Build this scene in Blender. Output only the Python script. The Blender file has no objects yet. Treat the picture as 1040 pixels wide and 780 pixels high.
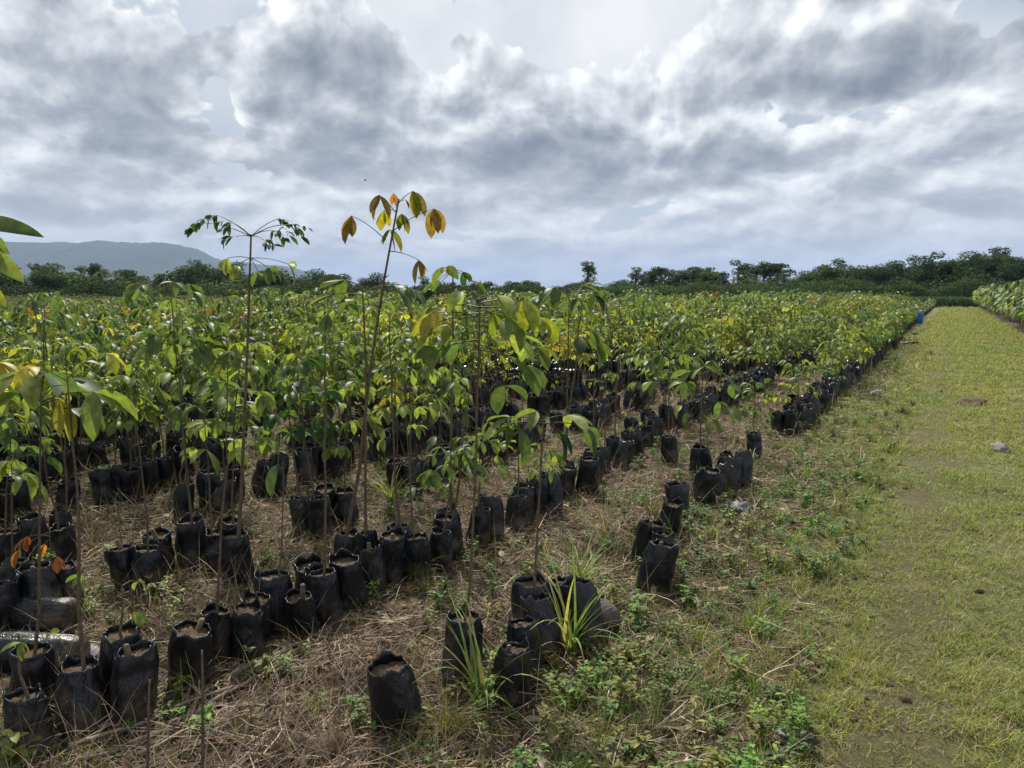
import bpy, math, random
import numpy as np
from mathutils import Vector, noise as mnoise

random.seed(7)
RNG = np.random.default_rng(11)
C = bpy.data.collections.new('nursery')
bpy.context.scene.collection.children.link(C)
SC = bpy.context.scene
R = math.radians

# ------------------------------------------------------------------ camera
# world axes: +Y runs along the bag rows and the grass path, +X to the right of it
EYE = 1.6
YAW = 29.0                      # the photograph looks 29 degrees left of the rows
FPX = 800.0                     # focal length in pixels of the 1040 px wide photograph
PITCH = math.atan((390 - 297) / FPX)
cam_data = bpy.data.cameras.new('camera')
cam_data.sensor_width = 36
cam_data.lens = 36 * FPX / 1040
cam_data.clip_start = 0.05
cam_data.clip_end = 20000
cam = bpy.data.objects.new('camera', cam_data)
C.objects.link(cam)
cam.location = (0, 0, EYE)
cam.rotation_euler = (math.pi / 2 - PITCH, 0, R(YAW))
SC.camera = cam
FWD = Vector((-math.sin(R(YAW)), math.cos(R(YAW)), 0))
RIGHT = Vector((math.cos(R(YAW)), math.sin(R(YAW)), 0))


def ray(px, py):
    x = (px - 520) / FPX
    y = (390 - py) / FPX
    f = FWD * math.cos(PITCH) + Vector((0, 0, -math.sin(PITCH)))
    u = FWD * math.sin(PITCH) + Vector((0, 0, math.cos(PITCH)))
    return (f + RIGHT * x + u * y).normalized()


def spot(px, py, z=0.0):
    """the place at height z that the photograph shows at this pixel, used to measure where things stand"""
    d = ray(px, py)
    t = (z - EYE) / d.z
    return (d.x * t, d.y * t)


def height_at(x, y, py):
    """height above ground of what shows at image row py over the place (x, y)"""
    dep = x * FWD.x + y * FWD.y
    a = (390 - py) / FPX
    return EYE + dep * math.tan(math.atan(a) - PITCH)


# ------------------------------------------------------------------ node helpers
class NT:
    def __init__(s, tree):
        s.t = tree
        tree.nodes.clear()

    def n(s, kind, **kw):
        nd = s.t.nodes.new(kind)
        for k, v in kw.items():
            if k.startswith('i_'):
                key = k[2:]
                key = int(key) if key.isdigit() else key.replace('_', ' ')
                sock = nd.inputs[key]
                if hasattr(v, 'is_output'):
                    s.t.links.new(v, sock)
                else:
                    sock.default_value = v
            else:
                setattr(nd, k, v)
        return nd

    def m(s, op, a, b=None, c=None, clamp=False):
        nd = s.t.nodes.new('ShaderNodeMath')
        nd.operation = op
        nd.use_clamp = clamp
        for i, v in enumerate((a, b, c)):
            if v is None:
                continue
            if hasattr(v, 'is_output'):
                s.t.links.new(v, nd.inputs[i])
            else:
                nd.inputs[i].default_value = v
        return nd.outputs[0]

    def dot(s, a, vec):
        nd = s.t.nodes.new('ShaderNodeVectorMath')
        nd.operation = 'DOT_PRODUCT'
        s.t.links.new(a, nd.inputs[0])
        nd.inputs[1].default_value = vec
        return nd.outputs['Value']

    def mixc(s, f, a, b, blend='MIX'):
        nd = s.t.nodes.new('ShaderNodeMix')
        nd.data_type = 'RGBA'
        nd.blend_type = blend
        for sock, v in ((nd.inputs[0], f), (nd.inputs[6], a), (nd.inputs[7], b)):
            if hasattr(v, 'is_output'):
                s.t.links.new(v, sock)
            else:
                if sock != nd.inputs[0] and len(v) == 3:
                    v = (*v, 1)
                sock.default_value = v
        return nd.outputs[2]

    def rng(s, v, a, b, c=0.0, d=1.0, smooth=True):
        nd = s.t.nodes.new('ShaderNodeMapRange')
        nd.interpolation_type = 'SMOOTHSTEP' if smooth else 'LINEAR'
        s.t.links.new(v, nd.inputs[0])
        for i, x in enumerate((a, b, c, d)):
            nd.inputs[i + 1].default_value = x
        return nd.outputs[0]

    def ramp(s, v, stops):
        nd = s.t.nodes.new('ShaderNodeValToRGB')
        s.t.links.new(v, nd.inputs[0])
        e = nd.color_ramp.elements
        while len(e) < len(stops):
            e.new(0.5)
        for el, (p, c) in zip(e, stops):
            el.position = p
            el.color = (*c, 1)
        return nd.outputs[0]

    def noise(s, vec, scale, detail=4, rough=0.5, dist=0.0, **kw):
        nd = s.n('ShaderNodeTexNoise', **kw)
        if vec is not None:
            s.t.links.new(vec, nd.inputs['Vector'])
        nd.inputs['Scale'].default_value = scale
        nd.inputs['Detail'].default_value = detail
        nd.inputs['Roughness'].default_value = rough
        nd.inputs['Distortion'].default_value = dist
        return nd.outputs[0]

    def link(s, a, b):
        s.t.links.new(a, b)

HAZE = 0.00013
# ------------------------------------------------------------------ sky
SUN_EL, SUN_OFF = 48.0, 14.0          # sun ahead of the camera, high, a little to the left
sun_dir = (FWD * math.cos(R(SUN_OFF)) - RIGHT * math.sin(R(SUN_OFF))) * math.cos(R(SUN_EL)) + Vector((0, 0, math.sin(R(SUN_EL))))
world = bpy.data.worlds.new('World')
SC.world = world
world.use_nodes = True
W = NT(world.node_tree)
tc = W.n('ShaderNodeTexCoord').outputs['Generated']
nish = W.n('ShaderNodeTexSky', sky_type='NISHITA')
nish.sun_disc = False
nish.sun_elevation = R(SUN_EL)
nish.sun_rotation = math.atan2(sun_dir.x, sun_dir.y)
nish.air_density = 1.2
nish.dust_density = 2.5


def squeeze(z):
    return 1.15 * z / (0.42 + z)


ca = W.dot(tc, RIGHT)
cb = W.dot(tc, FWD)
cz = W.m('MAXIMUM', W.dot(tc, (0, 0, 1)), 0.0)
cq = W.m('DIVIDE', W.m('MULTIPLY', cz, 1.15), W.m('ADD', cz, 0.42))
P0 = W.n('ShaderNodeCombineXYZ', i_0=ca, i_1=cq, i_2=0.0).outputs[0]

# one group gives the thickness of the cloud cover in a direction
g = bpy.data.node_groups.new('cloud_thickness', 'ShaderNodeTree')
g.interface.new_socket('P', in_out='INPUT', socket_type='NodeSocketVector')
g.interface.new_socket('D', in_out='OUTPUT', socket_type='NodeSocketFloat')
G = NT(g)
gi = G.n('NodeGroupInput').outputs[0]
go = G.n('NodeGroupOutput')
# heavier banks of cloud: centre and radii as seen in the photograph, weight
BANKS = [(330, 95, 85, 80, .62), (372, 150, 105, 45, .42), (570, 130, 110, 65, .60), (600, 185, 130, 22, .35), (560, 90, 50, 30, .2),
         (150, 130, 75, 80, .42), (60, 50, 80, 60, .26), (20, 190, 60, 40, .25), (790, 95, 140, 24, .42), (740, 150, 140, 24, .42),
         (880, 190, 140, 28, .40), (1000, 120, 100, 50, .25), (760, 30, 60, 40, .22), (480, 205, 200, 18, .2), (880, 60, 120, 40, .2),
         (1010, 190, 60, 40, .2), (110, 215, 120, 22, .28), (620, 250, 120, 14, .2), (300, 60, 40, 25, .2),
         (222, 118, 28, 45, -.5), (190, 12, 130, 22, -.32), (430, 15, 70, 30, -.38), (560, 15, 90, 30, -.3), (1010, 25, 60, 22, -.5),
         (640, 20, 60, 20, -.3), (455, 70, 40, 25, -.28), (670, 120, 18, 50, -.3), (370, 240, 200, 8, -.25), (60, 232, 110, 8, -.3),
         (880, 15, 60, 14, -.3), (690, 210, 60, 14, -.2), (960, 180, 30, 60, -.15), (240, 170, 30, 20, -.2)]
wrp = G.n('ShaderNodeTexNoise', noise_dimensions='2D', i_Vector=gi, i_Scale=5.0, i_Detail=3.0, i_Roughness=0.6).outputs['Color']
wv = G.n('ShaderNodeVectorMath', operation='MULTIPLY_ADD')
G.link(wrp, wv.inputs[0])
wv.inputs[1].default_value = (.06, .06, 0)
wv.inputs[2].default_value = (-.03, -.03, 0)
wa = G.n('ShaderNodeVectorMath', operation='ADD', i_0=gi, i_1=wv.outputs[0]).outputs[0]
vor = G.n('ShaderNodeTexVoronoi', feature='F1', voronoi_dimensions='2D', i_Vector=wa, i_Scale=7.0, i_Detail=4.0, i_Roughness=0.5, i_Lacunarity=2.1, normalize=True).outputs[0]
billow = G.m('SUBTRACT', 0.42, vor)
big = G.m('SUBTRACT', G.noise(gi, 3.4, 5, 0.55, noise_dimensions='2D'), 0.5)
fine = G.m('SUBTRACT', G.noise(wa, 16, 4, 0.6, noise_dimensions='2D'), 0.5)
s1 = G.m('MULTIPLY', billow, 1.25)
s1 = G.m('ADD', s1, G.m('MULTIPLY', big, 0.9))
s1 = G.m('ADD', s1, G.m('MULTIPLY', fine, 0.34))
G.link(s1, go.inputs[0])


def thick(vec):
    nd = W.n('ShaderNodeGroup')
    nd.node_tree = g
    W.link(vec, nd.inputs[0])
    return nd.outputs[0]


def moved(off):
    nd = W.n('ShaderNodeVectorMath', operation='ADD', i_0=P0)
    nd.inputs[1].default_value = off
    return nd.outputs[0]


T0 = thick(P0)
T1 = thick(moved((-0.010, 0.022, 0)))      # towards the sun
relief = W.m('SUBTRACT', T0, T1)
wn = W.n('ShaderNodeTexNoise', noise_dimensions='2D', i_Vector=P0, i_Scale=7.0, i_Detail=3.0, i_Roughness=0.6).outputs['Color']
PW = W.n('ShaderNodeVectorMath', operation='MULTIPLY_ADD', i_0=wn, i_1=(.10, .10, 0), i_2=P0).outputs[0]
D0 = T0
LV = None
for (x, y, rx, ry, w) in BANKS:
    d = ray(x, y)
    d1 = ray(x + rx, y)
    d2 = ray(x, y - ry)
    a0, q0 = d.dot(RIGHT) + .05, squeeze(max(d.z, 0)) + .05
    ra = abs(d1.dot(RIGHT) + .05 - a0)
    rq = abs(squeeze(max(d2.z, 0)) + .05 - q0)
    e1 = W.n('ShaderNodeVectorMath', operation='MULTIPLY_ADD', i_0=PW, i_1=(1 / ra, 1 / rq, 0), i_2=(-a0 / ra, -q0 / rq, 0)).outputs[0]
    e2 = W.n('ShaderNodeVectorMath', operation='LENGTH', i_0=e1).outputs['Value']
    f = W.rng(e2, 1.45, 0.25, 0, w)
    D0 = W.m('ADD', D0, f)
    if w > .15:
        t = W.m('MULTIPLY', f, W.dot(e1, (-.35, 1, 0)))
        LV = t if LV is None else W.m('ADD', LV, t)
# high thin cloud behind, heaped cloud in front with crisp edges, lit from above
soft = W.noise(moved((3.1, 1.7, 0)), 2.6, 5, 0.55, noise_dimensions='2D')
back = W.ramp(soft, [(.30, (.34, .40, .48)), (.46, (.46, .50, .55)), (.56, (.57, .595, .62)), (.68, (.68, .69, .70))])
alpha = W.rng(D0, 0.0, 0.07)
body = W.rng(D0, 0.02, 0.95, 0, 1, smooth=False)
light = W.m('ADD', W.m('MULTIPLY', relief, 1.6), W.m('MULTIPLY', LV, 0.75))
tone = W.m('ADD', W.m('SUBTRACT', 0.70, W.m('MULTIPLY', body, 0.50)), light, clamp=True)
front = W.ramp(tone, [(0, (.160, .185, .22)), (.22, (.235, .26, .295)), (.45, (.35, .37, .40)), (.68, (.55, .57, .59)), (.88, (.76, .77, .775)), (1, (.86, .86, .855))])
col = W.mixc(alpha, back, front)
cover = W.rng(soft, 0.34, 0.46)
pale = W.rng(cz, 0.0, 0.20, 0.55, 0.0)
col = W.mixc(pale, col, (.60, .61, .62))
b1 = W.n('ShaderNodeBackground', i_Color=nish.outputs[0], i_Strength=0.055)
b2 = W.n('ShaderNodeBackground', i_Color=col, i_Strength=0.93)
cov2 = W.m('MAXIMUM', W.m('ADD', W.m('MAXIMUM', cover, alpha), 0.15), W.rng(cz, .24, .14))
mx = W.n('ShaderNodeMixShader', i_0=cov2)
W.link(b1.outputs[0], mx.inputs[1])
W.link(b2.outputs[0], mx.inputs[2])
W.n('ShaderNodeOutputWorld', i_0=mx.outputs[0])
try:
    world.cycles.sampling_method = 'MANUAL'
    world.cycles.sample_map_resolution = 512
except Exception:
    pass

sl = bpy.data.lights.new('sun', 'SUN')
sl.energy = 4.6
sl.angle = R(1.5)
sl.color = (1.0, 0.95, 0.86)
sun = bpy.data.objects.new('sun', sl)
C.objects.link(sun)
sun.rotation_euler = (-sun_dir).to_track_quat('-Z', 'Y').to_euler()
sun.location = (0, 0, 50)
SC.view_settings.view_transform = 'Standard'
SC.view_settings.look = 'None'
SC.view_settings.exposure = 0.6
SC.view_settings.gamma = 1
SC.cycles.volume_bounces = 0
SC.cycles.max_bounces = 6
SC.cycles.diffuse_bounces = 3
SC.cycles.transmission_bounces = 4
SC.cycles.transparent_max_bounces = 6
# ------------------------------------------------------------------ geometry helpers
def cum(a):
    return np.cumsum(a, axis=1)


class Mesh:
    """collects vertices, faces, vertex colours and material indices, then links them as ONE mesh object"""
    def __init__(s):
        s.v, s.c, s.f, s.n = [], [], [], 0

    def add(s, verts, faces, col, mat=0):
        verts = np.asarray(verts, dtype=np.float32).reshape(-1, 3)
        col = np.asarray(col, dtype=np.float32)
        if col.ndim == 1:
            col = np.tile(col, (len(verts), 1))
        s.v.append(verts)
        s.c.append(col.reshape(-1, 3))
        s.f.append((np.asarray(faces, dtype=np.int64) + s.n, mat))
        s.n += len(verts)
        return s

    def arrays(s):
        return np.concatenate(s.v), np.concatenate(s.c), s.f

    def add_copies(s, src, pos, rot, scale, tint=None, tilt=None):
        """baked copies of another Mesh: pos (N,3), rot (N,), scale (N,)"""
        v, c, fs = src.arrays()
        N = len(pos)
        cs, sn = np.cos(rot)[:, None], np.sin(rot)[:, None]
        vv = np.empty((N, len(v), 3), np.float32)
        x, y, z = v[:, 0][None], v[:, 1][None], v[:, 2][None]
        vv[:, :, 0] = (x * cs - y * sn) * scale[:, None]
        vv[:, :, 1] = (x * sn + y * cs) * scale[:, None]
        vv[:, :, 2] = z * scale[:, None]
        if tilt is not None:
            vv[:, :, 0] += vv[:, :, 2] * tilt[:, 0:1]
            vv[:, :, 1] += vv[:, :, 2] * tilt[:, 1:2]
        vv += pos[:, None, :]
        cc = np.tile(c[None], (N, 1, 1))
        if tint is not None:
            cc = cc * tint[:, None, :]
        base = s.n
        s.v.append(vv.reshape(-1, 3))
        s.c.append(cc.reshape(-1, 3))
        off = (np.arange(N) * len(v))[:, None, None]
        for f, m in fs:
            s.f.append(((f[None] + off).reshape(-1, f.shape[1]) + base, m))
        s.n += N * len(v)

    def build(s, name, mats, parent=None, smooth=True, loc=None):
        v, c, fs = s.arrays()
        me = bpy.data.meshes.new(name)
        me.vertices.add(len(v))
        me.vertices.foreach_set('co', v.astype(np.float32).ravel())
        loops = np.concatenate([f.ravel() for f, m in fs]).astype(np.int32)
        tot = np.concatenate([np.full(len(f), f.shape[1]) for f, m in fs]).astype(np.int32)
        st = np.concatenate([[0], np.cumsum(tot)[:-1]]).astype(np.int32)
        mi = np.concatenate([np.full(len(f), m) for f, m in fs]).astype(np.int32)
        me.loops.add(len(loops))
        me.loops.foreach_set('vertex_index', loops)
        me.polygons.add(len(tot))
        me.polygons.foreach_set('loop_start', st)
        me.polygons.foreach_set('loop_total', tot)
        me.polygons.foreach_set('material_index', mi)
        me.polygons.foreach_set('use_smooth', np.full(len(tot), smooth))
        at = me.color_attributes.new('col', 'FLOAT_COLOR', 'POINT')
        at.data.foreach_set('color', np.concatenate([c, np.ones((len(c), 1), np.float32)], 1).astype(np.float32).ravel())
        me.update(calc_edges=True)
        for m in (mats if isinstance(mats, (list, tuple)) else [mats]):
            me.materials.append(m)
        o = bpy.data.objects.new(name, me)
        C.objects.link(o)
        if parent is not None:
            o.parent = parent
        if loc is not None:
            o.location = loc
        return o


def blades(base, head, elev, droop, length, width, n=4, roll=None, fold=0.0, prof='leaf', col=(0, 0, 0), tipcol=None, side=None, curl=0.0):
    """many bent strips at once: leaflets, grass blades, straws. head = compass angle, elev = starting angle above level."""
    base = np.asarray(base, float)
    N = len(base)
    one = np.ones(N)
    head, elev, droop, length, width = [np.asarray(a, float) * one for a in (head, elev, droop, length, width)]
    roll = np.zeros(N) if roll is None else np.asarray(roll, float) * one
    t = np.linspace(0, 1, n + 1)
    el = elev[:, None] - droop[:, None] * (t[None, 1:] - 0.5 / n)
    hd = head[:, None] + np.asarray(curl)[..., None] * (t[None, 1:] - 0.5 / n) if np.ndim(curl) else head[:, None] + curl * t[None, 1:]
    st = (length / n)[:, None]
    dx, dy, dz = np.cos(el) * np.cos(hd) * st, np.cos(el) * np.sin(hd) * st, np.sin(el) * st
    c = np.zeros((N, n + 1, 3))
    c[:, 1:, 0], c[:, 1:, 1], c[:, 1:, 2] = cum(dx), cum(dy), cum(dz)
    c += base[:, None]
    tan = np.zeros((N, n + 1, 3))
    d = np.stack([dx, dy, dz], 2)
    tan[:, :-1] += d
    tan[:, 1:] += d
    tan /= np.linalg.norm(tan, axis=2, keepdims=True) + 1e-9
    hm = np.concatenate([head[:, None], hd], 1)
    s0 = np.stack([-np.sin(hm), np.cos(hm), np.zeros_like(hm)], 2)
    nr = np.cross(tan, s0)
    nr /= np.linalg.norm(nr, axis=2, keepdims=True) + 1e-9
    cr, sr = np.cos(roll)[:, None, None], np.sin(roll)[:, None, None]
    sv = s0 * cr + nr * sr
    nv = nr * cr - s0 * sr
    if prof == 'leaf':
        w = np.sin(np.pi * t ** 0.9) ** 0.75
        w[0], w[-1] = 0.04, 0.02
    elif prof == 'obov':
        w = (np.sin(np.pi * t ** 1.25)) ** 0.7
        w[0], w[-1] = 0.04, 0.05
    elif prof == 'grass':
        w = (1 - t) ** 0.7
        w[-1] = 0.03
    else:
        w = np.ones(n + 1)
        w[-1] = 0.4
    hw = 0.5 * width[:, None] * w[None]
    col = np.asarray(col, float)
    if col.ndim == 1:
        col = np.tile(col, (N, 1))
    if tipcol is None:
        tipcol = col
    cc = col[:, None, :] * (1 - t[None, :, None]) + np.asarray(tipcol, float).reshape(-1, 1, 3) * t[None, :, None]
    i = np.arange(n)
    if fold:
        L = c + sv * hw[..., None] + nv * (hw * fold)[..., None]
        Rr = c - sv * hw[..., None] + nv * (hw * fold)[..., None]
        V = np.stack([L, c, Rr], 2).reshape(-1, 3)
        q = np.concatenate([np.stack([i * 3, i * 3 + 1, i * 3 + 4, i * 3 + 3], 1), np.stack([i * 3 + 1, i * 3 + 2, i * 3 + 5, i * 3 + 4], 1)])
        per = 3
    else:
        V = np.stack([c + sv * hw[..., None], c - sv * hw[..., None]], 2).reshape(-1, 3)
        q = np.stack([i * 2, i * 2 + 1, i * 2 + 3, i * 2 + 2], 1)
        per = 2
    F = (q[None] + (np.arange(N) * per * (n + 1))[:, None, None]).reshape(-1, 4)
    CC = np.repeat(cc[:, :, None, :], per, 2).reshape(-1, 3)
    return V, F, CC


def tubes(paths, radii, k=5):
    """paths (N,n,3), radii (N,n): round tapered stems"""
    P = np.asarray(paths, float)
    if P.ndim == 2:
        P = P[None]
    N, n = P.shape[:2]
    Rd = np.asarray(radii, float) * np.ones((N, n))
    tg = np.gradient(P, axis=1)
    tg /= np.linalg.norm(tg, axis=2, keepdims=True) + 1e-9
    ref = np.where(np.abs(tg[..., 2:3]) > 0.9, np.array([1., 0, 0]), np.array([0, 0, 1.]))
    a = np.cross(tg, ref)
    a /= np.linalg.norm(a, axis=2, keepdims=True) + 1e-9
    b = np.cross(tg, a)
    an = np.arange(k) * 2 * np.pi / k
    V = P[:, :, None] + (a[:, :, None] * np.cos(an)[:, None] + b[:, :, None] * np.sin(an)[:, None]) * Rd[:, :, None, None]
    f = []
    for j in range(n - 1):
        for i in range(k):
            f.append((j * k + i, j * k + (i + 1) % k, (j + 1) * k + (i + 1) % k, (j + 1) * k + i))
    cap = [tuple((n - 1) * k + i for i in range(k))]
    off = (np.arange(N) * n * k)[:, None, None]
    F = (np.array(f)[None] + off).reshape(-1, 4)
    Cp = (np.array(cap)[None] + off).reshape(-1, k)
    return V.reshape(-1, 3), F, Cp


def add_tubes(m, paths, radii, col, k=5, mat=0):
    V, F, Cp = tubes(paths, radii, k)
    m.add(V, F, col, mat)
    m.f.append((Cp + (m.n - len(V)), mat))


def lumps(seed, k=24, rings=14, rad=1.0, amp=0.2, sq=(1, 1, 1), freq=1.6):
    """an uneven closed lump, for stones and clods"""
    vs, fs = [], []
    for j in range(rings + 1):
        ph = math.pi * j / rings
        for i in range(k):
            th = 2 * math.pi * i / k
            d = Vector((math.sin(ph) * math.cos(th), math.sin(ph) * math.sin(th), math.cos(ph)))
            q = d * freq + Vector((seed * 3.1, seed * 1.7, 0))
            r = rad * (1 + amp * mnoise.noise(q) * 2 + amp * 0.5 * mnoise.noise(q * 2.7) + amp * .35 * abs(mnoise.noise(q * 6)))
            vs.append((d.x * r * sq[0], d.y * r * sq[1], d.z * r * sq[2]))
    for j in range(rings):
        for i in range(k):
            fs.append((j * k + i, (j + 1) * k + i, (j + 1) * k + (i + 1) % k, j * k + (i + 1) % k))
    return np.array(vs), np.array(fs)


def tag(o, label=None, cat=None, group=None, kind=None):
    if label: o['label'] = label
    if cat: o['category'] = cat
    if group: o['group'] = group
    if kind: o['kind'] = kind
    return o


def empty(name, loc, rz=0.0):
    o = bpy.data.objects.new(name, None)
    o.empty_display_size = 0.1
    C.objects.link(o)
    o.location = loc
    o.rotation_euler = (0, 0, rz)
    return o


# ------------------------------------------------------------------ materials
def leaf_material(name, trans=0.35, rough=0.45, spec=0.4, vary=0.25, bump=0.0):
    m = bpy.data.materials.new(name)
    m.use_nodes = True
    T = NT(m.node_tree)
    at = T.n('ShaderNodeAttribute', attribute_name='col').outputs['Color']
    ob = T.n('ShaderNodeTexCoord').outputs['Object']
    nz = T.noise(ob, 35, 3, 0.6)
    f = T.rng(nz, 0.3, 0.7, 1 - vary, 1 + vary)
    if name == 'tree_leaf':
        f = T.m('MULTIPLY', f, T.m('ADD', 0.65, T.m('MULTIPLY', T.n('ShaderNodeObjectInfo').outputs['Random'], 0.85)))
    c = T.n('ShaderNodeVectorMath', operation='SCALE', i_0=at, i_Scale=f).outputs[0]
    if name == 'leaf':     # rust and insect spots, dry edges
        c = T.mixc(T.m('MULTIPLY', T.rng(T.noise(ob, 75, 2, 0.5), 0.62, 0.70), 0.7), c, (.16, .10, .035))
    p = T.n('ShaderNodeBsdfPrincipled', i_Roughness=rough)
    p.inputs['Specular IOR Level'].default_value = spec
    T.link(c, p.inputs['Base Color'])
    o = T.n('ShaderNodeOutputMaterial')
    if trans:
        tcx = T.mixc(1.0, c, (1.5, 1.5, 0.8), 'MULTIPLY')
        tr = T.n('ShaderNodeBsdfTranslucent')
        T.link(tcx, tr.inputs[0])
        mx = T.n('ShaderNodeMixShader', i_0=trans, i_1=p.outputs[0], i_2=tr.outputs[0])
        T.link(mx.outputs[0], o.inputs[0])
    else:
        T.link(p.outputs[0], o.inputs[0])
    return m


def rough_material(name, stops, scale=20, rough=0.9, bump=0.6, bdist=0.01, spec=0.2, usecol=False, detail=6):
    m = bpy.data.materials.new(name)
    m.use_nodes = True
    T = NT(m.node_tree)
    ob = T.n('ShaderNodeTexCoord').outputs['Object']
    nz = T.noise(ob, scale, detail, 0.65)
    if usecol:
        at = T.n('ShaderNodeAttribute', attribute_name='col').outputs['Color']
        f = T.rng(nz, 0.3, 0.7, 0.65, 1.35)
        c = T.n('ShaderNodeVectorMath', operation='SCALE', i_0=at, i_Scale=f).outputs[0]
    else:
        c = T.ramp(nz, stops)
    p = T.n('ShaderNodeBsdfPrincipled', i_Roughness=rough)
    p.inputs['Specular IOR Level'].default_value = spec
    T.link(c, p.inputs['Base Color'])
    b = T.n('ShaderNodeBump', i_Strength=bump, i_Distance=bdist)
    T.link(T.noise(ob, scale * 2.3, detail, 0.7), b.inputs['Height'])
    T.link(b.outputs[0], p.inputs['Normal'])
    T.n('ShaderNodeOutputMaterial', i_0=p.outputs[0])
    return m


M_LEAF = leaf_material('leaf', 0.45, 0.5, 0.28)
M_GRASS = leaf_material('grass_blade', 0.30, 0.6, 0.2)
M_STRAW = leaf_material('straw', 0.10, 0.75, 0.15)
M_TREE = leaf_material('tree_leaf', 0.20, 0.8, 0.08, 0.35)
M_BARK = rough_material('bark', None, 60, 0.85, 0.5, 0.004, usecol=True)
M_SOIL = rough_material('soil', [(.3, (.045, .030, .020)), (.55, (.105, .072, .048)), (.75, (.17, .125, .085))], 45, 0.95, 0.9, 0.01)
M_STONE = rough_material('stone', [(.3, (.10, .095, .088)), (.5, (.19, .18, .165)), (.7, (.28, .265, .25))], 14, 0.85, 0.7, 0.01)
M_PALE = rough_material('pale_stone', [(.3, (.10, .10, .105)), (.48, (.20, .20, .21)), (.7, (.36, .36, .37))], 14, 0.8, 0.6, 0.01)


def bag_material():
    m = bpy.data.materials.new('black_polythene')
    m.use_nodes = True
    T = NT(m.node_tree)
    tcn = T.n('ShaderNodeTexCoord')
    ob = tcn.outputs['Object']
    ri = T.n('ShaderNodeObjectInfo').outputs['Random']
    sep = T.n('ShaderNodeSeparateXYZ', i_0=ob)
    ofs = T.n('ShaderNodeVectorMath', operation='ADD', i_0=ob)
    cmb = T.n('ShaderNodeCombineXYZ', i_0=T.m('MULTIPLY', ri, 9.0))
    T.link(cmb.outputs[0], ofs.inputs[1])
    P = ofs.outputs[0]
    mud = T.noise(P, 9, 5, 0.65)
    # dried mud and dust clinging to the film, mostly near its foot
    mh = T.m('SUBTRACT', mud, T.m('MULTIPLY', sep.outputs[2], 0.95))
    mf = T.m('MULTIPLY', T.rng(mh, 0.34, 0.54), 0.5)
    c = T.mixc(mf, (.006, .008, .012), (.11, .082, .058))
    p = T.n('ShaderNodeBsdfPrincipled')
    T.link(c, p.inputs['Base Color'])
    T.link(T.m('ADD', 0.30, T.m('MULTIPLY', mf, 0.5)), p.inputs['Roughness'])
    p.inputs['Specular IOR Level'].default_value = 0.38
    st = T.n('ShaderNodeMapping', i_Vector=P)
    st.inputs['Scale'].default_value = (1, 1, 0.35)
    b1 = T.n('ShaderNodeBump', i_Strength=0.7, i_Distance=0.014)
    T.link(T.noise(st.outputs[0], 18, 3, 0.55, 1.5), b1.inputs['Height'])
    b2 = T.n('ShaderNodeBump', i_Strength=0.3, i_Distance=0.006)
    T.link(T.noise(P, 60, 3, 0.55, 2.0), b2.inputs['Height'])
    T.link(b1.outputs[0], b2.inputs['Normal'])
    T.link(b2.outputs[0], p.inputs['Normal'])
    T.n('ShaderNodeOutputMaterial', i_0=p.outputs[0])
    return m


M_BAG = bag_material()


# ------------------------------------------------------------------ ground
U_EDGE, U_LEFT, U_RIGHT, V_END = -1.62, -0.62, 2.15, 96.0   # edge row, path edges, end of the path


def ground_h(x, y):
    r = math.hypot(x, y)
    a = 1.0 / (1 + (r / 30) ** 2)
    h = 0.035 * mnoise.noise(Vector((x * .9, y * .9, 3))) + 0.018 * mnoise.noise(Vector((x * 2.7, y * 2.7, 9)))
    # trodden path lies a little higher than the strip beside the bags
    b = 0.05 * max(0, min(1, (x + 1.3) / 0.9)) if x < 2.2 else 0.05
    n2 = 0.02 * mnoise.noise(Vector((x * 7, y * 7, 1))) * max(0, 1 - r / 14)
    if -1.5 < x < -0.2 and r < 14:
        n2 += 0.02 * abs(mnoise.noise(Vector((x * 5, y * 4, 7))))
    return (h + b + n2) * a


M_GROUND = bpy.data.materials.new('ground')
M_GROUND.use_nodes = True
T = NT(M_GROUND.node_tree)
geo = T.n('ShaderNodeNewGeometry').outputs['Position']
sp = T.n('ShaderNodeSeparateXYZ', i_0=geo)
wob = T.m('MULTIPLY', T.m('SUBTRACT', T.noise(geo, 0.7, 4, 0.6), 0.5), 1.1)
uu = T.m('ADD', sp.outputs[0], wob)
n_big = T.noise(geo, 0.9, 5, 0.6)
n_mid = T.noise(geo, 7, 6, 0.7)
n_fine = T.noise(geo, 95, 5, 0.8)
mixn = T.m('ADD', T.m('MULTIPLY', n_mid, 0.40), T.m('MULTIPLY', n_fine, 0.60))
straw = T.ramp(mixn, [(.34, (.032, .021, .014)), (.46, (.090, .062, .043)), (.56, (.175, .126, .090)), (.68, (.29, .225, .17))])
grn = T.ramp(mixn, [(.38, (.048, .042, .022)), (.46, (.115, .118, .044)), (.54, (.180, .192, .066)), (.64, (.27, .27, .12))])
dull = T.ramp(mixn, [(.30, (.030, .032, .014)), (.5, (.075, .078, .030)), (.70, (.15, .14, .07))])
uw = T.m('ADD', uu, T.rng(sp.outputs[1], 3.5, 12, 0, .95))
onpath = T.m('MULTIPLY', T.rng(uw, -0.75, -0.30), T.rng(uu, 2.45, 2.05))
patch = T.rng(n_big, 0.40, 0.52)
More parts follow.
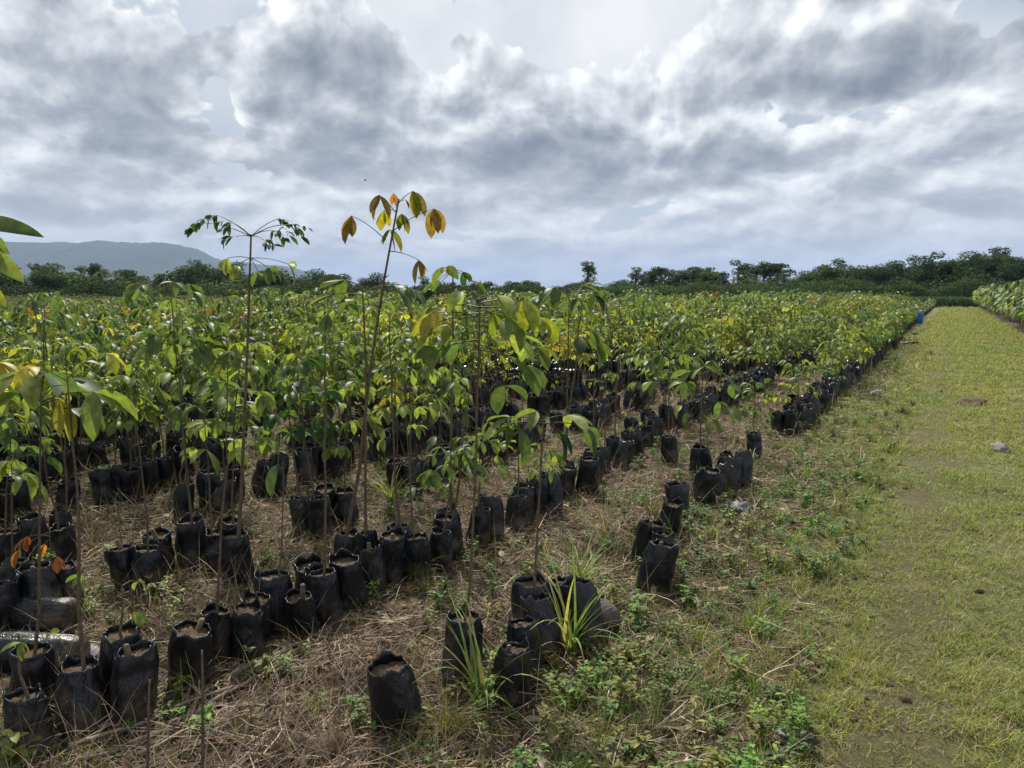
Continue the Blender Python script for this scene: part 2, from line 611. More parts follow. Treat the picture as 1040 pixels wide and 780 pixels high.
# two worn wheel lines where the soil shows through
def line(c, w):
    return T.m('SUBTRACT', 1.0, T.rng(T.m('ABSOLUTE', T.m('SUBTRACT', uu, c)), w * .4, w))
worn = T.m('MULTIPLY', T.m('MAXIMUM', line(-0.10, .28), line(1.35, .35)), T.rng(n_mid, 0.42, 0.56))
gfac = T.m('MULTIPLY', onpath, T.m('SUBTRACT', 1.0, T.m('MULTIPLY', worn, 0.75)))
side = T.m('MULTIPLY', patch, 0.55)
c1 = T.mixc(side, straw, dull)
c2 = T.mixc(gfac, c1, grn)
far = T.rng(T.m('ADD', T.m('ABSOLUTE', sp.outputs[0]), 0.0), 33, 45)
c3 = T.mixc(far, c2, (.035, .048, .018))
p = T.n('ShaderNodeBsdfPrincipled', i_Roughness=0.95)
p.inputs['Specular IOR Level'].default_value = 0.15
T.link(c3, p.inputs['Base Color'])
b = T.n('ShaderNodeBump', i_Strength=1.0, i_Distance=0.035)
T.link(mixn, b.inputs['Height'])
T.link(b.outputs[0], p.inputs['Normal'])
T.n('ShaderNodeOutputMaterial', i_0=p.outputs[0])


def build_ground():
    us = np.concatenate([-np.geomspace(9, 7000, 46)[::-1], np.arange(-8.8, 2.5, 0.06), [2.7, 3, 3.4, 4, 5], np.geomspace(6, 7000, 34)])
    us = us[np.argsort(us)]
    vs_ = np.concatenate([-np.geomspace(1.5, 7000, 26)[::-1], np.arange(-1.4, 9, 0.06), np.geomspace(9.1, 96, 90), np.geomspace(98, 8000, 34)])
    il = int(np.argmin(abs(us - U_LEFT)))
    ir = int(np.argmin(abs(us - U_RIGHT)))
    j0 = int(np.argmin(abs(vs_ + 6)))
    j1 = int(np.argmin(abs(vs_ - V_END)))
    X, Y = np.meshgrid(us, vs_)
    Z = np.array([ground_h(x, y) if abs(x) < 60 and abs(y) < 120 else 0.0 for x, y in zip(X.ravel(), Y.ravel())])
    Vt = np.stack([X.ravel(), Y.ravel(), Z], 1)
    nu, nv = len(us), len(vs_)
    I, J = np.meshgrid(np.arange(nu - 1), np.arange(nv - 1))
    I, J = I.ravel(), J.ravel()
    F = np.stack([J * nu + I, J * nu + I + 1, (J + 1) * nu + I + 1, (J + 1) * nu + I], 1)
    isp = (I >= il) & (I < ir) & (J >= j0) & (J < j1)
    for name, sel in (('ground', ~isp), ('grass_path', isp)):
        f = F[sel]
        used, inv = np.unique(f, return_inverse=True)
        m = Mesh()
        m.add(Vt[used], inv.reshape(f.shape), (0.1, 0.1, 0.1))
        o = m.build(name, M_GROUND)
        tag(o, 'straw-littered brown soil of the nursery field' if name == 'ground' else 'mown yellow-green grass path beside the bag rows', None, None, 'structure')


build_ground()


def gz(x, y):
    return ground_h(x, y)


# ------------------------------------------------------------------ pots and saplings
PAL = {  # leaf colours
    'green': [(.090, .138, .040), (.120, .172, .045), (.072, .118, .040)],
    'fresh': [(.160, .215, .048), (.195, .245, .052), (.125, .178, .045)],
    'yellowing': [(.31, .32, .040), (.25, .29, .035), (.34, .31, .045), (.19, .25, .03)],
    'bronze': [(.24, .20, .024), (.20, .13, .028), (.15, .15, .024), (.30, .26, .03), (.12, .13, .025)],
    'dark': [(.026, .062, .018), (.036, .080, .022)],
    'rusty': [(.30, .09, .025), (.22, .07, .03), (.38, .16, .03)],
}
PALWORD = {'green': 'green', 'fresh': 'bright green', 'yellowing': 'yellowing', 'bronze': 'bronze and yellow', 'dark': 'dark green', 'rusty': 'rusty dead'}


def pick(pal, n, rng, jit=0.15):
    a = np.array(PAL[pal])
    c = a[rng.integers(0, len(a), n)]
    return c * (1 + jit * rng.standard_normal((n, 1))).clip(.6, 1.5)


def droop_leaflets(m, tips, heads, pal, rng, size=.14, per=3, n=4, fold=.35, hang=1.0):
    """three drooping leaflets at the end of each leaf stalk"""
    N = len(tips)
    k = np.arange(per) - (per - 1) / 2
    h = (heads[:, None] + k[None] * (1.0 if per > 1 else 0) + rng.normal(0, .22, (N, per))).ravel()
    b = np.repeat(tips, per, 0)
    el = rng.normal(-0.35 * hang, .28, N * per)
    dr = rng.uniform(.5, 1.1, N * per) * hang
    if hang > 1.35:      # hanging almost straight down from the stalk end
        el = rng.normal(-.95, .15, N * per)
        dr = rng.uniform(.15, .6, N * per)
    L = size * rng.uniform(.7, 1.2, N * per)
    c = np.repeat(pick(pal, N, rng), per, 0) * rng.uniform(.85, 1.15, (N * per, 1))
    V, F, CC = blades(b, h, el, dr, L, L * rng.uniform(.36, .46, N * per), n, rng.normal(0, .45, N * per), fold, 'obov' if rng.random() < .5 else 'leaf', c, c * .9)
    m.add(V, F, CC)


def stalks(m, a, b, col, r=.0022, sag=.25, k=3, n=4):
    t = np.linspace(0, 1, n)[None, :, None]
    P = a[:, None] * (1 - t) + b[:, None] * t
    L = np.linalg.norm(b - a, axis=1)[:, None]
    P[:, :, 2] += np.sin(np.pi * t[..., 0]) * L * sag * .5
    rr = np.linspace(r, r * .6, n)[None] * np.ones((len(a), 1))
    add_tubes(m, P, rr, col, k)


def leafy(height, storeys, pal, seed, size=.14, n=4, per=3, stalk=.17, count=7, hang=1.0):
    """stem and foliage of a sapling"""
    rng = np.random.default_rng(seed)
    st, fo = Mesh(), Mesh()
    q = 9
    t = np.linspace(0, 1, q)
    lean = rng.normal(0, .03, 2)
    wob = rng.normal(0, .006, (q, 2)).cumsum(0)
    P = np.stack([lean[0] * t * height + wob[:, 0], lean[1] * t * height + wob[:, 1], .18 + t * (height - .18)], 1)
    add_tubes(st, P, np.linspace(.0075, .0028, q), (.115, .085, .055), 6)
    for s in range(storeys):
        f = 1 - s * rng.uniform(.17, .24) - (0.0 if s else 0.01)
        if f * height < .3:
            break
        c = np.array([np.interp(f, t, P[:, i]) for i in range(3)])
        cnt = count - (1 if s else 0)
        hd = rng.uniform(0, 6.28) + np.arange(cnt) * 2 * np.pi / cnt + rng.normal(0, .25, cnt)
        e = rng.uniform(-.35, .7, cnt)
        L = stalk * rng.uniform(.6, 1.25, cnt) * (1.1 if s else .85)
        root = c + np.stack([0 * hd, 0 * hd, rng.uniform(-.05, .02, cnt)], 1)
        tip = root + np.stack([np.cos(e) * np.cos(hd) * L, np.cos(e) * np.sin(hd) * L, np.sin(e) * L], 1)
        stalks(fo, root, tip, (.10, .13, .03), n=3)
        droop_leaflets(fo, tip, hd, pal, rng, size * (1.05 if s else .9), per, n, hang=hang)
    return st, fo


def bag_mesh(seed, k=34, H=.27, r0=.078, near=True):
    rng = random.Random(seed)
    m = Mesh()
    slump = rng.uniform(.0, .16)
    crush = [(rng.uniform(0, 6.28), rng.uniform(.3, .9), rng.uniform(.08, .28), rng.uniform(.25, .6)) for _ in range(4)]
    rings = [0, .0, .04, .10, .18, .26, .34, .42, .5, .58, .66, .74, .82, .9, .95, 1.0, 1.04]
    sx, sy = rng.uniform(.88, 1.06), rng.uniform(.88, 1.06)
    lx, ly = rng.uniform(-.12, .12), rng.uniform(-.12, .12)
    vs = []
    flaps = [(rng.uniform(0, 6.28), rng.uniform(.3, .7), rng.uniform(.005, .035), rng.uniform(-.25, .55)) for _ in range(4)]

    def pt(a, h, j, inner=0.0):
        z = h * H
        q = Vector((math.cos(a) * 1.3 + seed * 5.3, math.sin(a) * 1.3, h * 1.6))
        r = r0 * (1 + .17 * mnoise.noise(q) + .08 * mnoise.noise(q * 2.9) + .045 * abs(mnoise.noise(q * 5)))
        r *= 1 + slump * (1 - h) * (h > .03)
        for ca_, ch_, cd_, cw_ in crush:
            da = abs((a - ca_ + math.pi) % (2 * math.pi) - math.pi)
            r *= 1 - cd_ * math.exp(-(da / .6) ** 2 - ((h - ch_) / (cw_ * .35)) ** 2) * .6
        r *= 1 + .10 * math.sin(math.pi * min(h, 1)) - (.06 if h < .06 else 0)
        if h > .9:
            fold = .14 * mnoise.noise(Vector((math.cos(a) * 2.4 + seed, math.sin(a) * 2.4, 5)))
            r *= 1 + fold - .10 * (h - .9) * 5
            for fa, fw, fh, fo_ in flaps:
                dd = abs((a - fa + math.pi) % (2 * math.pi) - math.pi)
                wgt = max(0, 1 - dd / fw) * (h - .9) * 6
                z += fh * wgt
                r *= 1 - fo_ * wgt * .45
            z += .012 * mnoise.noise(Vector((math.cos(a) * 3, math.sin(a) * 3, seed)))
        r -= inner
        return (math.cos(a) * r * sx + lx * z, math.sin(a) * r * sy + ly * z, z)
    for j, h in enumerate(rings):
        for i in range(k):
            a = 2 * math.pi * i / k
            if j == 0:
                vs.append((0, 0, 0.0))
            else:
                vs.append(pt(a, h, j))
    nr = len(rings)
    for j, h in enumerate([1.04, 1.0, .9]):
        for i in range(k):
            a = 2 * math.pi * i / k
            vs.append(pt(a, h, j, .003 + j * .0015))
    fs = [(j * k + i, j * k + (i + 1) % k, (j + 1) * k + (i + 1) % k, (j + 1) * k + i) for j in range(nr + 2) for i in range(k)]
    m.add(np.array(vs), np.array(fs), (.02, .02, .02))
    s = Mesh()
    sv = [(lx * H * .92, ly * H * .92, H * .97)]
    sf = []
    for jj, f in enumerate((.5, 1.0)):
        for i in range(k):
            a = 2 * math.pi * i / k
            x, y, z = pt(a, .9, 0, .004)
            sv.append((x * f, y * f, H * .955 + .008 * mnoise.noise(Vector((x * 60, y * 60, seed))) * (2 - jj)))
    for i in range(k):
        j2 = (i + 1) % k
        sf.append((0, 1 + i, 1 + j2, 1 + j2))
    sf = [tuple(q[:3]) for q in sf]
    m2 = np.array(sf)
    s.add(np.array(sv), m2, (.1, .07, .05))
    s.f.append((np.array([(1 + i, 1 + k + i, 1 + k + (i + 1) % k, 1 + (i + 1) % k) for i in range(k)]), 0))
    return m, s


BAGS = []
for sd in range(16):
    m, s = bag_mesh(sd, H=.225 + .015 * (sd % 4), r0=.067 + .003 * (sd % 4))
    ob_b = m.build('planter_bag', M_BAG)
    ob_s = s.build('soil', M_SOIL)
    BAGS.append((ob_b.data, ob_s.data))
    bpy.data.objects.remove(ob_b)
    bpy.data.objects.remove(ob_s)


def mesh_of(m, name, mat):
    o = m.build(name, mat)
    d = o.data
    bpy.data.objects.remove(o)
    return d


def stump_mesh(seed):
    rng = random.Random(seed)
    m = Mesh()
    h = rng.uniform(.03, .11)
    r = rng.uniform(.006, .013)
    lx, ly = rng.uniform(-.03, .03), rng.uniform(-.03, .03)
    z0 = .19
    P = [(0, 0, z0), (lx * .5, ly * .5, z0 + h * .5), (lx, ly, z0 + h), (lx, ly, z0 + h + .003)]
    add_tubes(m, np.array(P), [r * 1.15, r, r * .95, r * .8], (.13, .10, .072), 9)
    return m


STUMPS = [mesh_of(stump_mesh(i), 'stump', M_BARK) for i in range(5)]

# sapling kinds: height, storeys, palette, leaf size
KINDS = [(1.02, 3, 'green', .145), (1.12, 3, 'fresh', .145), (.94, 3, 'yellowing', .145), (1.18, 3, 'green', .15), (.84, 2, 'fresh', .14),
         (1.05, 3, 'yellowing', .14), (.72, 2, 'green', .13), (1.02, 2, 'bronze', .13), (.62, 2, 'fresh', .13), (1.14, 3, 'dark', .145),
         (.56, 2, 'green', .12), (1.00, 3, 'fresh', .15), (1.06, 3, 'green', .14), (.50, 1, 'yellowing', .12)]
SAPS = []
SPARSE = len(KINDS)
KINDS += [(.85, 1, 'fresh', .10), (.62, 1, 'green', .10), (1.15, 1, 'yellowing', .11), (.45, 1, 'fresh', .08), (1.35, 1, 'green', .12), (1.28, 2, 'fresh', .14), (1.36, 2, 'green', .14)]
for i, (h, s, pal, sz) in enumerate(KINDS):
    sz *= .88
    for rep in range(2):
        st, fo = leafy(h * (1 + .06 * rep), s, pal, 100 + i * 7 + rep * 53, sz, count=(9 if h > .7 else 7) if i < SPARSE else (3 if i < SPARSE + 5 else 7))
        SAPS.append((h, pal, mesh_of(st, 'stem', M_BARK), mesh_of(fo, 'foliage', M_LEAF), i))


def child(name, data, parent, loc=(0, 0, 0), rz=0.0, sc=1.0):
    o = bpy.data.objects.new(name, data)
    C.objects.link(o)
    o.parent = parent
    o.location = loc
    o.rotation_euler = (0, 0, rz)
    o.scale = (sc, sc, sc)
    return o


POTS = []     # every individual pot: dict(x, y, row, obj, look)


def in_view(x, y, m=0.0):
    dep = x * FWD.x + y * FWD.y
    lat = x * RIGHT.x + y * RIGHT.y
    return dep > 2.1 and abs(lat) < dep * (.65 + .03) + .12 + m


def pot_base(root, k, rng, tilt=.06):
    root.rotation_euler = (rng.uniform(-tilt, tilt), rng.uniform(-tilt, tilt), rng.uniform(0, 6.28))


def make_pot(x, y, row, kind, rng, soil=True):
    """kind: 'stump' or an index in SAPS"""
    root = empty('potted_stump' if kind == 'stump' else 'potted_sapling', (x, y, gz(x, y) - .008))
    pot_base(root, 0, rng, .20 if kind == 'stump' else .08)
    b = BAGS[rng.randrange(len(BAGS))]
    child('planter_bag', b[0], root, rz=0)
    if soil:
        child('soil', b[1], root)
    if kind == 'stump':
        child('stump', STUMPS[rng.randrange(5)], root, rz=rng.uniform(0, 6))
        look = 'black bag with bare cut stump'
        tag(root, None, 'potted stump', 'black bags with bare cut stumps')
    else:
        h, pal, sm, fm, i = SAPS[kind]
        sc = rng.uniform(.80, 1.16) if y > 10 or row < 2 else rng.uniform(.86, 1.16)
        if row == 0 and h > 1:
            sc *= .7
        rz = rng.uniform(0, 6.28)
        s = child('stem', sm, root, rz=rz, sc=sc)
        f = child('foliage', fm, root, rz=rz, sc=sc)
        hh = h * sc
        w = 'tall' if hh > 1.25 else 'medium' if hh > .9 else 'low'
        look = f'{w} sapling with {PALWORD[pal]} leaves' if not SPARSE <= i < SPARSE + 5 else f'{w} bare shoot with few {PALWORD[pal]} leaves'
        tag(root, None, 'sapling', 'saplings in black bags')
    POTS.append(dict(x=x, y=y, row=row, o=root, look=look))
    return root


ROWNAME = ['row edging the path'] + [w + ' row from the path' for w in 'second third fourth fifth sixth seventh eighth ninth tenth eleventh twelfth'.split()]


def row_x(k):
    return U_EDGE if k == 0 else -2.86 - .95 * (k - 1)


# ------------------------------------------------------------------ plants seen one by one
def P3(px, py, dep):
    d = ray(px, py)
    t = dep / (d.dot(FWD))
    return np.array([d.x * t, d.y * t, EYE + d.z * t])


SZ = 1.12


def hero(base, stem, leaves, look, pal='green', r=.010, row=None, bag=True, seed=1, size=.13, extra=None, stumpside=False, scol=(.115, .085, .055)):
    """base: pixel of the foot; stem: pixels up the stem; leaves: (node px, tip px, leaflets, size, palette, hang)"""
    rng = np.random.default_rng(seed)
    x, y = spot(*base)
    dep = x * FWD.x + y * FWD.y
    z = gz(x, y)
    root = empty('potted_sapling', (x, y, z))
    org = np.array([x, y, z])
    bi = BAGS[seed % len(BAGS)]
    if bag:
        child('planter_bag', bi[0], root, rz=seed)
        child('soil', bi[1], root, rz=seed)
    pts = [np.array([0, 0, .2])] + [P3(px, py, dep + rng.normal(0, .01)) - org for px, py in stem]
    pts = np.array(pts)
    # smooth path
    t = np.linspace(0, len(pts) - 1, 14)
    Q = np.stack([np.interp(t, np.arange(len(pts)), pts[:, i]) for i in range(3)], 1)
    st, fo = Mesh(), Mesh()
    add_tubes(st, Q, np.linspace(r, r * .4, 14), scol, 7)
    for (nd, tp, per, sz, pl, hang) in leaves:
        if pl == 'bronze':
            sz, per = sz * 1.4, per + 1
        if seed == 6:
            sz *= .98
        off = rng.normal(0, .07)
        a = P3(nd[0], nd[1], dep) - org
        b = P3(tp[0], tp[1], dep + off) - org
        stalks(fo, a[None], b[None], (.11, .10, .045), r=.0026, sag=.12, n=6, k=4)
        hd = math.atan2(b[1] - a[1], b[0] - a[0])
        if per > 0:
            droop_leaflets(fo, b[None], np.array([hd]), pl, rng, sz * SZ, per, 6, .3, hang)
        else:  # leaf blades eaten down to torn scraps along the midribs
            k = -per
            h = hd + (np.arange(k) - (k - 1) / 2) * .7 + rng.normal(0, .15, k)
            L = sz * rng.uniform(.8, 1.2, k)
            V, F, CC = blades(np.repeat(b[None], k, 0), h, rng.normal(-.1, .2, k), rng.uniform(.7, 1.3, k), L, L * .03, 8, None, 0, 'straw', (.06, .06, .03))
            fo.add(V, F, CC)
            vv = V.reshape(k, 9, 2, 3).mean(2)
            for q in range(k):
                ii = rng.integers(1, 8, 5)
                cc = pick(pl, 5, rng)
                V2, F2, C2 = blades(vv[q, ii], h[q] + rng.normal(0, .7, 5), rng.normal(-.5, .4, 5), .5, rng.uniform(.03, .07, 5), rng.uniform(.012, .026, 5), 4, rng.normal(0, .8, 5), .2, 'leaf', cc)
                fo.add(V2, F2, C2)
    s_ = st.build('stem', M_BARK, root)
    if leaves:
        fo.build('foliage', M_LEAF, root)
    tag(root, look, 'sapling', 'saplings in black bags')
    POTS.append(dict(x=x, y=y, row=row, o=root, look=None))
    return root


# the two saplings that rise highest into the sky
N1 = (255, 240)
hero((243, 592), [(246, 480), (251, 360), (255, 238)],
     [((255, 240), t, p, s, 'dark', 1.0) for t, p, s in
      [((205, 226), -3, .11), ((222, 219), -3, .12), ((236, 226), -3, .09), ((283, 222), -3, .10), ((297, 228), -3, .11), ((240, 240), -2, .10), ((276, 234), -3, .10), ((268, 244), -2, .09)]] +
     [((254, 262), t, 3, .095, p, 1.25) for t, p in [((232, 262), 'fresh'), ((242, 270), 'yellowing'), ((272, 272), 'fresh'), ((292, 268), 'fresh'), ((262, 276), 'green')]],
     'tallest thin sapling, its top leaves eaten to ragged scraps', r=.012, seed=3)
hero((352, 585), [(366, 470), (375, 380), (389, 290), (405, 202)],
     [((392, 244), (357, 219), 3, .088, 'bronze', 1.55), ((402, 216), (385, 198), 3, .085, 'bronze', 1.6), ((403, 212), (400, 196), 2, .06, 'rusty', 1.5),
      ((405, 206), (419, 194), 3, .085, 'bronze', 1.5), ((400, 234), (441, 212), 4, .09, 'bronze', 1.6), ((403, 228), (408, 217), 3, .07, 'bronze', 1.5),
      ((399, 240), (396, 233), 3, .085, 'bronze', 1.6), ((395, 255), (425, 264), 3, .075, 'bronze', 1.5), ((404, 205), (412, 203), 2, .055, 'rusty', 1.4), ((402, 214), (390, 214), 2, .07, 'bronze', 1.5)],
     'tall leaning sapling with sparse bronze and yellow hanging leaves', r=.012, seed=4)
hero((372, 585), [(371, 480), (372, 380), (368, 290)],
     [((368, 292), (350, 284), 3, .13, 'green', .8), ((369, 300), (335, 300), 2, .12, 'fresh', .7), ((369, 310), (338, 314), 3, .12, 'fresh', .9), ((369, 296), (400, 290), 3, .13, 'green', .8),
      ((370, 305), (415, 292), 3, .14, 'green', .9), ((370, 312), (395, 305), 3, .12, 'fresh', 1.0), ((371, 318), (360, 305), 3, .11, 'green', .8)],
     'sapling with broad round green leaves crossing the leaning bronze sapling', seed=5)
hero((470, 690), [(477, 600), (483, 480), (487, 320), (488, 300)],
     [((487, 312), (452, 312), 3, .125, 'yellowing', 1.2), ((487, 318), (440, 330), 3, .13, 'yellowing', 1.1), ((487, 305), (470, 296), 3, .12, 'fresh', 1.1), ((487, 305), (505, 300), 3, .13, 'yellowing', 1.2),
      ((487, 308), (530, 305), 3, .13, 'yellowing', 1.2), ((486, 325), (520, 340), 3, .135, 'fresh', 1.0), ((486, 330), (545, 352), 3, .13, 'fresh', 1.0), ((486, 335), (465, 345), 3, .12, 'green', 1.2),
      ((486, 350), (515, 362), 2, .12, 'green', 1.2), ((487, 315), (500, 318), 3, .12, 'yellowing', 1.3), ((487, 320), (456, 330), 2, .12, 'yellowing', 1.3),
      ((487, 322), (438, 318), 3, .13, 'yellowing', 1.4), ((487, 312), (548, 322), 3, .13, 'yellowing', 1.3), ((487, 345), (446, 356), 3, .12, 'fresh', 1.2), ((486, 355), (532, 372), 3, .12, 'green', 1.2),
      ((486, 380), (462, 388), 3, .12, 'green', 1.2), ((486, 385), (512, 392), 3, .12, 'green', 1.2), ((486, 318), (515, 322), 3, .12, 'fresh', 1.3)],
     'tall thin-stemmed sapling with large yellow-green leaves above arching grass', r=.007, seed=6)
hero((541, 655), [(543, 590), (548, 500), (552, 425)],
     [((552, 428), (518, 424), 3, .14, 'green', .9), ((552, 430), (508, 432), 2, .13, 'fresh', .8), ((551, 434), (530, 436), 3, .13, 'green', 1.2), ((552, 427), (575, 422), 3, .13, 'fresh', .9),
      ((552, 430), (596, 434), 3, .14, 'green', 1.1), ((551, 436), (568, 440), 3, .11, 'dark', 1.2), ((552, 426), (545, 418), 2, .11, 'fresh', .8)],
     'waist-high sapling with a flat spread of big green leaves over long arching grass', r=.008, seed=7)
hero((574, 500), [(575, 440), (577, 360), (578, 290)],
     [((578, 295), t, 3, .17, p, 1.1) for t, p in [((556, 300), 'dark'), ((565, 292), 'green'), ((592, 290), 'fresh'), ((603, 300), 'dark')]] +
     [((577, 330), t, 3, .17, p, 1.2) for t, p in [((552, 335), 'dark'), ((600, 335), 'green'), ((570, 325), 'green'), ((588, 342), 'dark'), ((606, 350), 'green')]],
     'dense dark green two-storeyed sapling rising over the field canopy', r=.008, seed=8)
hero((458, 560), [(458, 450), (460, 340), (460, 270)],
     [((460, 275), t, 3, .11, p, .8) for t, p in [((445, 285), 'green'), ((470, 276), 'dark'), ((480, 285), 'green'), ((452, 272), 'fresh'), ((440, 298), 'dark')]] +
     [((460, 300), t, 3, .11, p, 1.1) for t, p in [((438, 312), 'yellowing'), ((482, 305), 'green'), ((470, 315), 'green')]],
     'sapling with small dark glossy leaves whose tip breaks the skyline behind the yellow-green one', seed=9)
hero((38, 725), [(40, 620), (40, 520), (42, 395)],
     [((42, 400), (8, 385), 3, .15, 'green', .9), ((42, 404), (70, 385), 3, .15, 'green', .9), ((42, 408), (95, 398), 3, .15, 'fresh', .9), ((42, 402), (25, 378), 3, .14, 'fresh', .8),
      ((42, 412), (18, 400), 3, .14, 'fresh', 1.2), ((42, 412), (60, 405), 3, .13, 'yellowing', 1.4), ((42, 400), (45, 380), 3, .14, 'green', .9), ((42, 420), (80, 415), 3, .13, 'green', 1.2)],
     'thin-stemmed sapling with broad green leaves above the two heaped bags in the near corner', r=.007, seed=10)
hero((283, 640), [(286, 560), (288, 480), (287, 470)],
     [((287, 478), (281, 472), 1, .13, 'green', 1.9)], 'short thin sapling carrying one large hanging green leaf', r=.005, seed=11)
hero((70, 618), [(62, 600), (52, 570), (50, 535)],
     [((51, 545), (28, 545), 3, .075, 'rusty', 1.5), ((51, 548), (45, 553), 3, .07, 'rusty', 1.5), ((52, 540), (20, 558), 2, .08, 'rusty', 1.5), ((52, 560), (58, 565), 2, .07, 'rusty', 1.6)],
     'dying sapling with orange-brown withered leaves near the toppled bags', r=.005, seed=12)
hero((12, 622), [(13, 580), (12, 530), (12, 470)],
     [((12, 475), (8, 468), 3, .12, 'yellowing', 1.1), ((12, 478), (25, 480), 3, .12, 'fresh', 1.2), ((12, 476), (-8, 476), 3, .12, 'fresh', 1.1), ((12, 480), (34, 492), 2, .12, 'green', 1.2)],
     'low sapling with pale lime leaves standing before the toppled bags', r=.006, seed=13)
hero((680, 470), [(679, 430), (680, 370), (680, 358)],
     [((680, 362), t, 3, .15, p, 1.0) for t, p in [((660, 365), 'green'), ((672, 360), 'dark'), ((692, 360), 'fresh'), ((700, 368), 'green')]] +
     [((679, 385), t, 3, .13, p, 1.2) for t, p in [((662, 388), 'green'), ((698, 388), 'green')]],
     'slender sapling with a compact green top standing alone in the thin patch of the canopy', r=.008, seed=14)
hero((712, 488), [(711, 440), (713, 400), (714, 372)],
     [((713, 378), t, 3, .14, p, .9) for t, p in [((700, 378), 'green'), ((716, 372), 'fresh'), ((735, 380), 'green'), ((695, 388), 'fresh'), ((740, 392), 'green')]] +
     [((712, 405), t, 3, .14, p, 1.1) for t, p in [((692, 412), 'fresh'), ((730, 408), 'green'), ((742, 415), 'green'), ((700, 420), 'green'), ((722, 425), 'fresh')]],
     'bushy bright green sapling leafed to its foot beside the edge row heap of bags', r=.008, seed=15)
# bare shoots whose bags stand just below the picture
for (b, st_, lk) in (((206, 960), [(206, 760), (206, 690), (205, 660)], 'longer of the two leafless sapling shoots rising at the bottom of the picture'),
                     ((149, 975), [(150, 780), (151, 720), (152, 690)], 'shorter of the two leafless sapling shoots rising at the bottom of the picture')):
    hero(b, st_, [], lk, r=.005, seed=16 + b[0] % 3)
# a sapling just outside the frame whose leaves reach in
xh, yh = -1.96, .83
hr = empty('potted_sapling', (xh, yh, 0.0))
child('planter_bag', BAGS[2][0], hr)
child('soil', BAGS[2][1], hr)
st, fo = Mesh(), Mesh()
dh = xh * FWD.x + yh * FWD.y
orgh = np.array([xh, yh, 0.0])
topz = 1.72
Q = np.array([[0, 0, .2], [.01, 0, .7], [0, .01, 1.2], [.01, .01, topz]])
add_tubes(st, Q, [.009, .008, .006, .004], (.115, .085, .055), 7)
rngh = np.random.default_rng(5)
for (tipx, tipy, basex, basey, pl, wd) in ((44, 241, -45, 226, 'green', .040), (12, 285, -35, 235, 'dark', .040), (24, 287, -30, 252, 'fresh', .042), (6, 312, -40, 280, 'yellowing', .04)):
    a = P3(basex, basey, dh) - orgh
    b_ = P3(tipx, tipy, dh + .03) - orgh
    v = b_ - a
    L = np.linalg.norm(v)
    V, F, CC = blades(a[None], math.atan2(v[1], v[0]), math.asin(v[2] / L) + .25, .5, L * 1.02, wd, 10, np.array([1.0]), .25, 'leaf', pick(pl, 1, rngh), None)
    fo.add(V, F, CC)
    stalks(fo, Q[-1][None], a[None], (.10, .13, .03), n=6, k=5)
for hd in np.arange(0, 6.28, .8):
    rt = Q[-1] + np.array([0, 0, -.03])
    if abs((hd - 0.5 + 3.14) % 6.28 - 3.14) < 1.7:
        continue
    tp = rt + np.array([math.cos(hd) * .16, math.sin(hd) * .16, .05])
    stalks(fo, rt[None], tp[None], (.10, .13, .03))
    droop_leaflets(fo, tp[None], np.array([hd]), 'green', rngh, .16, 3, 6, .3, 1.0)
st.build('stem', M_BARK, hr)
fo.build('foliage', M_LEAF, hr)
tag(hr, 'sapling cut off by the picture edge, big green leaves poking in beside the mountain', 'sapling', 'saplings in black bags')

# pots measured one by one in the two nearest rows (foot of the bag in the photograph)
rp = random.Random(3)
NEAR = [(410, 742, 's'), (600, 655, 's'), (570, 640, 's'), (556, 668, 's'), (520, 712, 's'), (536, 690, 's'), (660, 600, 's'), (672, 585, 's'), (655, 575, 's'), (676, 545, 's'), (688, 530, 's'),
        (712, 512, 's'), (728, 505, 's'), (742, 500, 's'), (735, 490, 's'), (766, 466, 6), (752, 494, 's'),
        (34, 765, 's'), (0, 775, 's'), (84, 738, 's'), (112, 726, 's'), (128, 714, 's'), (148, 704, 's'), (192, 696, 's'), (222, 672, 's'), (240, 668, 's'), (262, 655, 's'), (276, 650, 's'), (300, 640, 's'),
        (322, 622, 's'), (340, 618, 's'), (378, 603, 's'), (396, 590, 's'), (412, 580, 's'), (448, 578, 12), (468, 562, 's'), (484, 556, 8), (500, 548, 's'), (516, 545, 's'), (531, 530, 's'), (545, 522, 16),
        (556, 512, 's'), (570, 506, 's'), (586, 498, 's'), (602, 488, 's'), (612, 480, 's'), (624, 470, 's'), (636, 464, 's'), (646, 460, 's'), (656, 454, 's'), (668, 448, 's')]
placed = [(p['x'], p['y']) for p in POTS]
for (px, py, kd) in NEAR + [(100, 745, 's'), (136, 732, 's'), (206, 690, 's'), (232, 682, 's'), (252, 672, 's'), (284, 660, 's'), (250, 655, 's'), (310, 645, 's'), (332, 632, 's'), (356, 618, 's'), (366, 604, 's'), (388, 600, 's'), (404, 592, 's'), (425, 588, 's'), (436, 578, 's'), (456, 568, 's'), (476, 568, 's'), (524, 538, 's'), (540, 532, 's'), (562, 520, 's'), (580, 506, 's'), (596, 500, 's'), (630, 476, 's'), (60, 752, 's')]:
    x, y = spot(px, py)
    if any((x - a) ** 2 + (y - b) ** 2 < .0155 for a, b in placed):
        continue
    placed.append((x, y))
    row = 0 if x > -2.3 else 1
    if kd == 's' and row == 1 and rp.random() < .38:
        kd = 2 * (SPARSE + rp.randrange(5)) + rp.randrange(2)
    make_pot(x, y, row, 'stump' if kd == 's' else kd, rp)

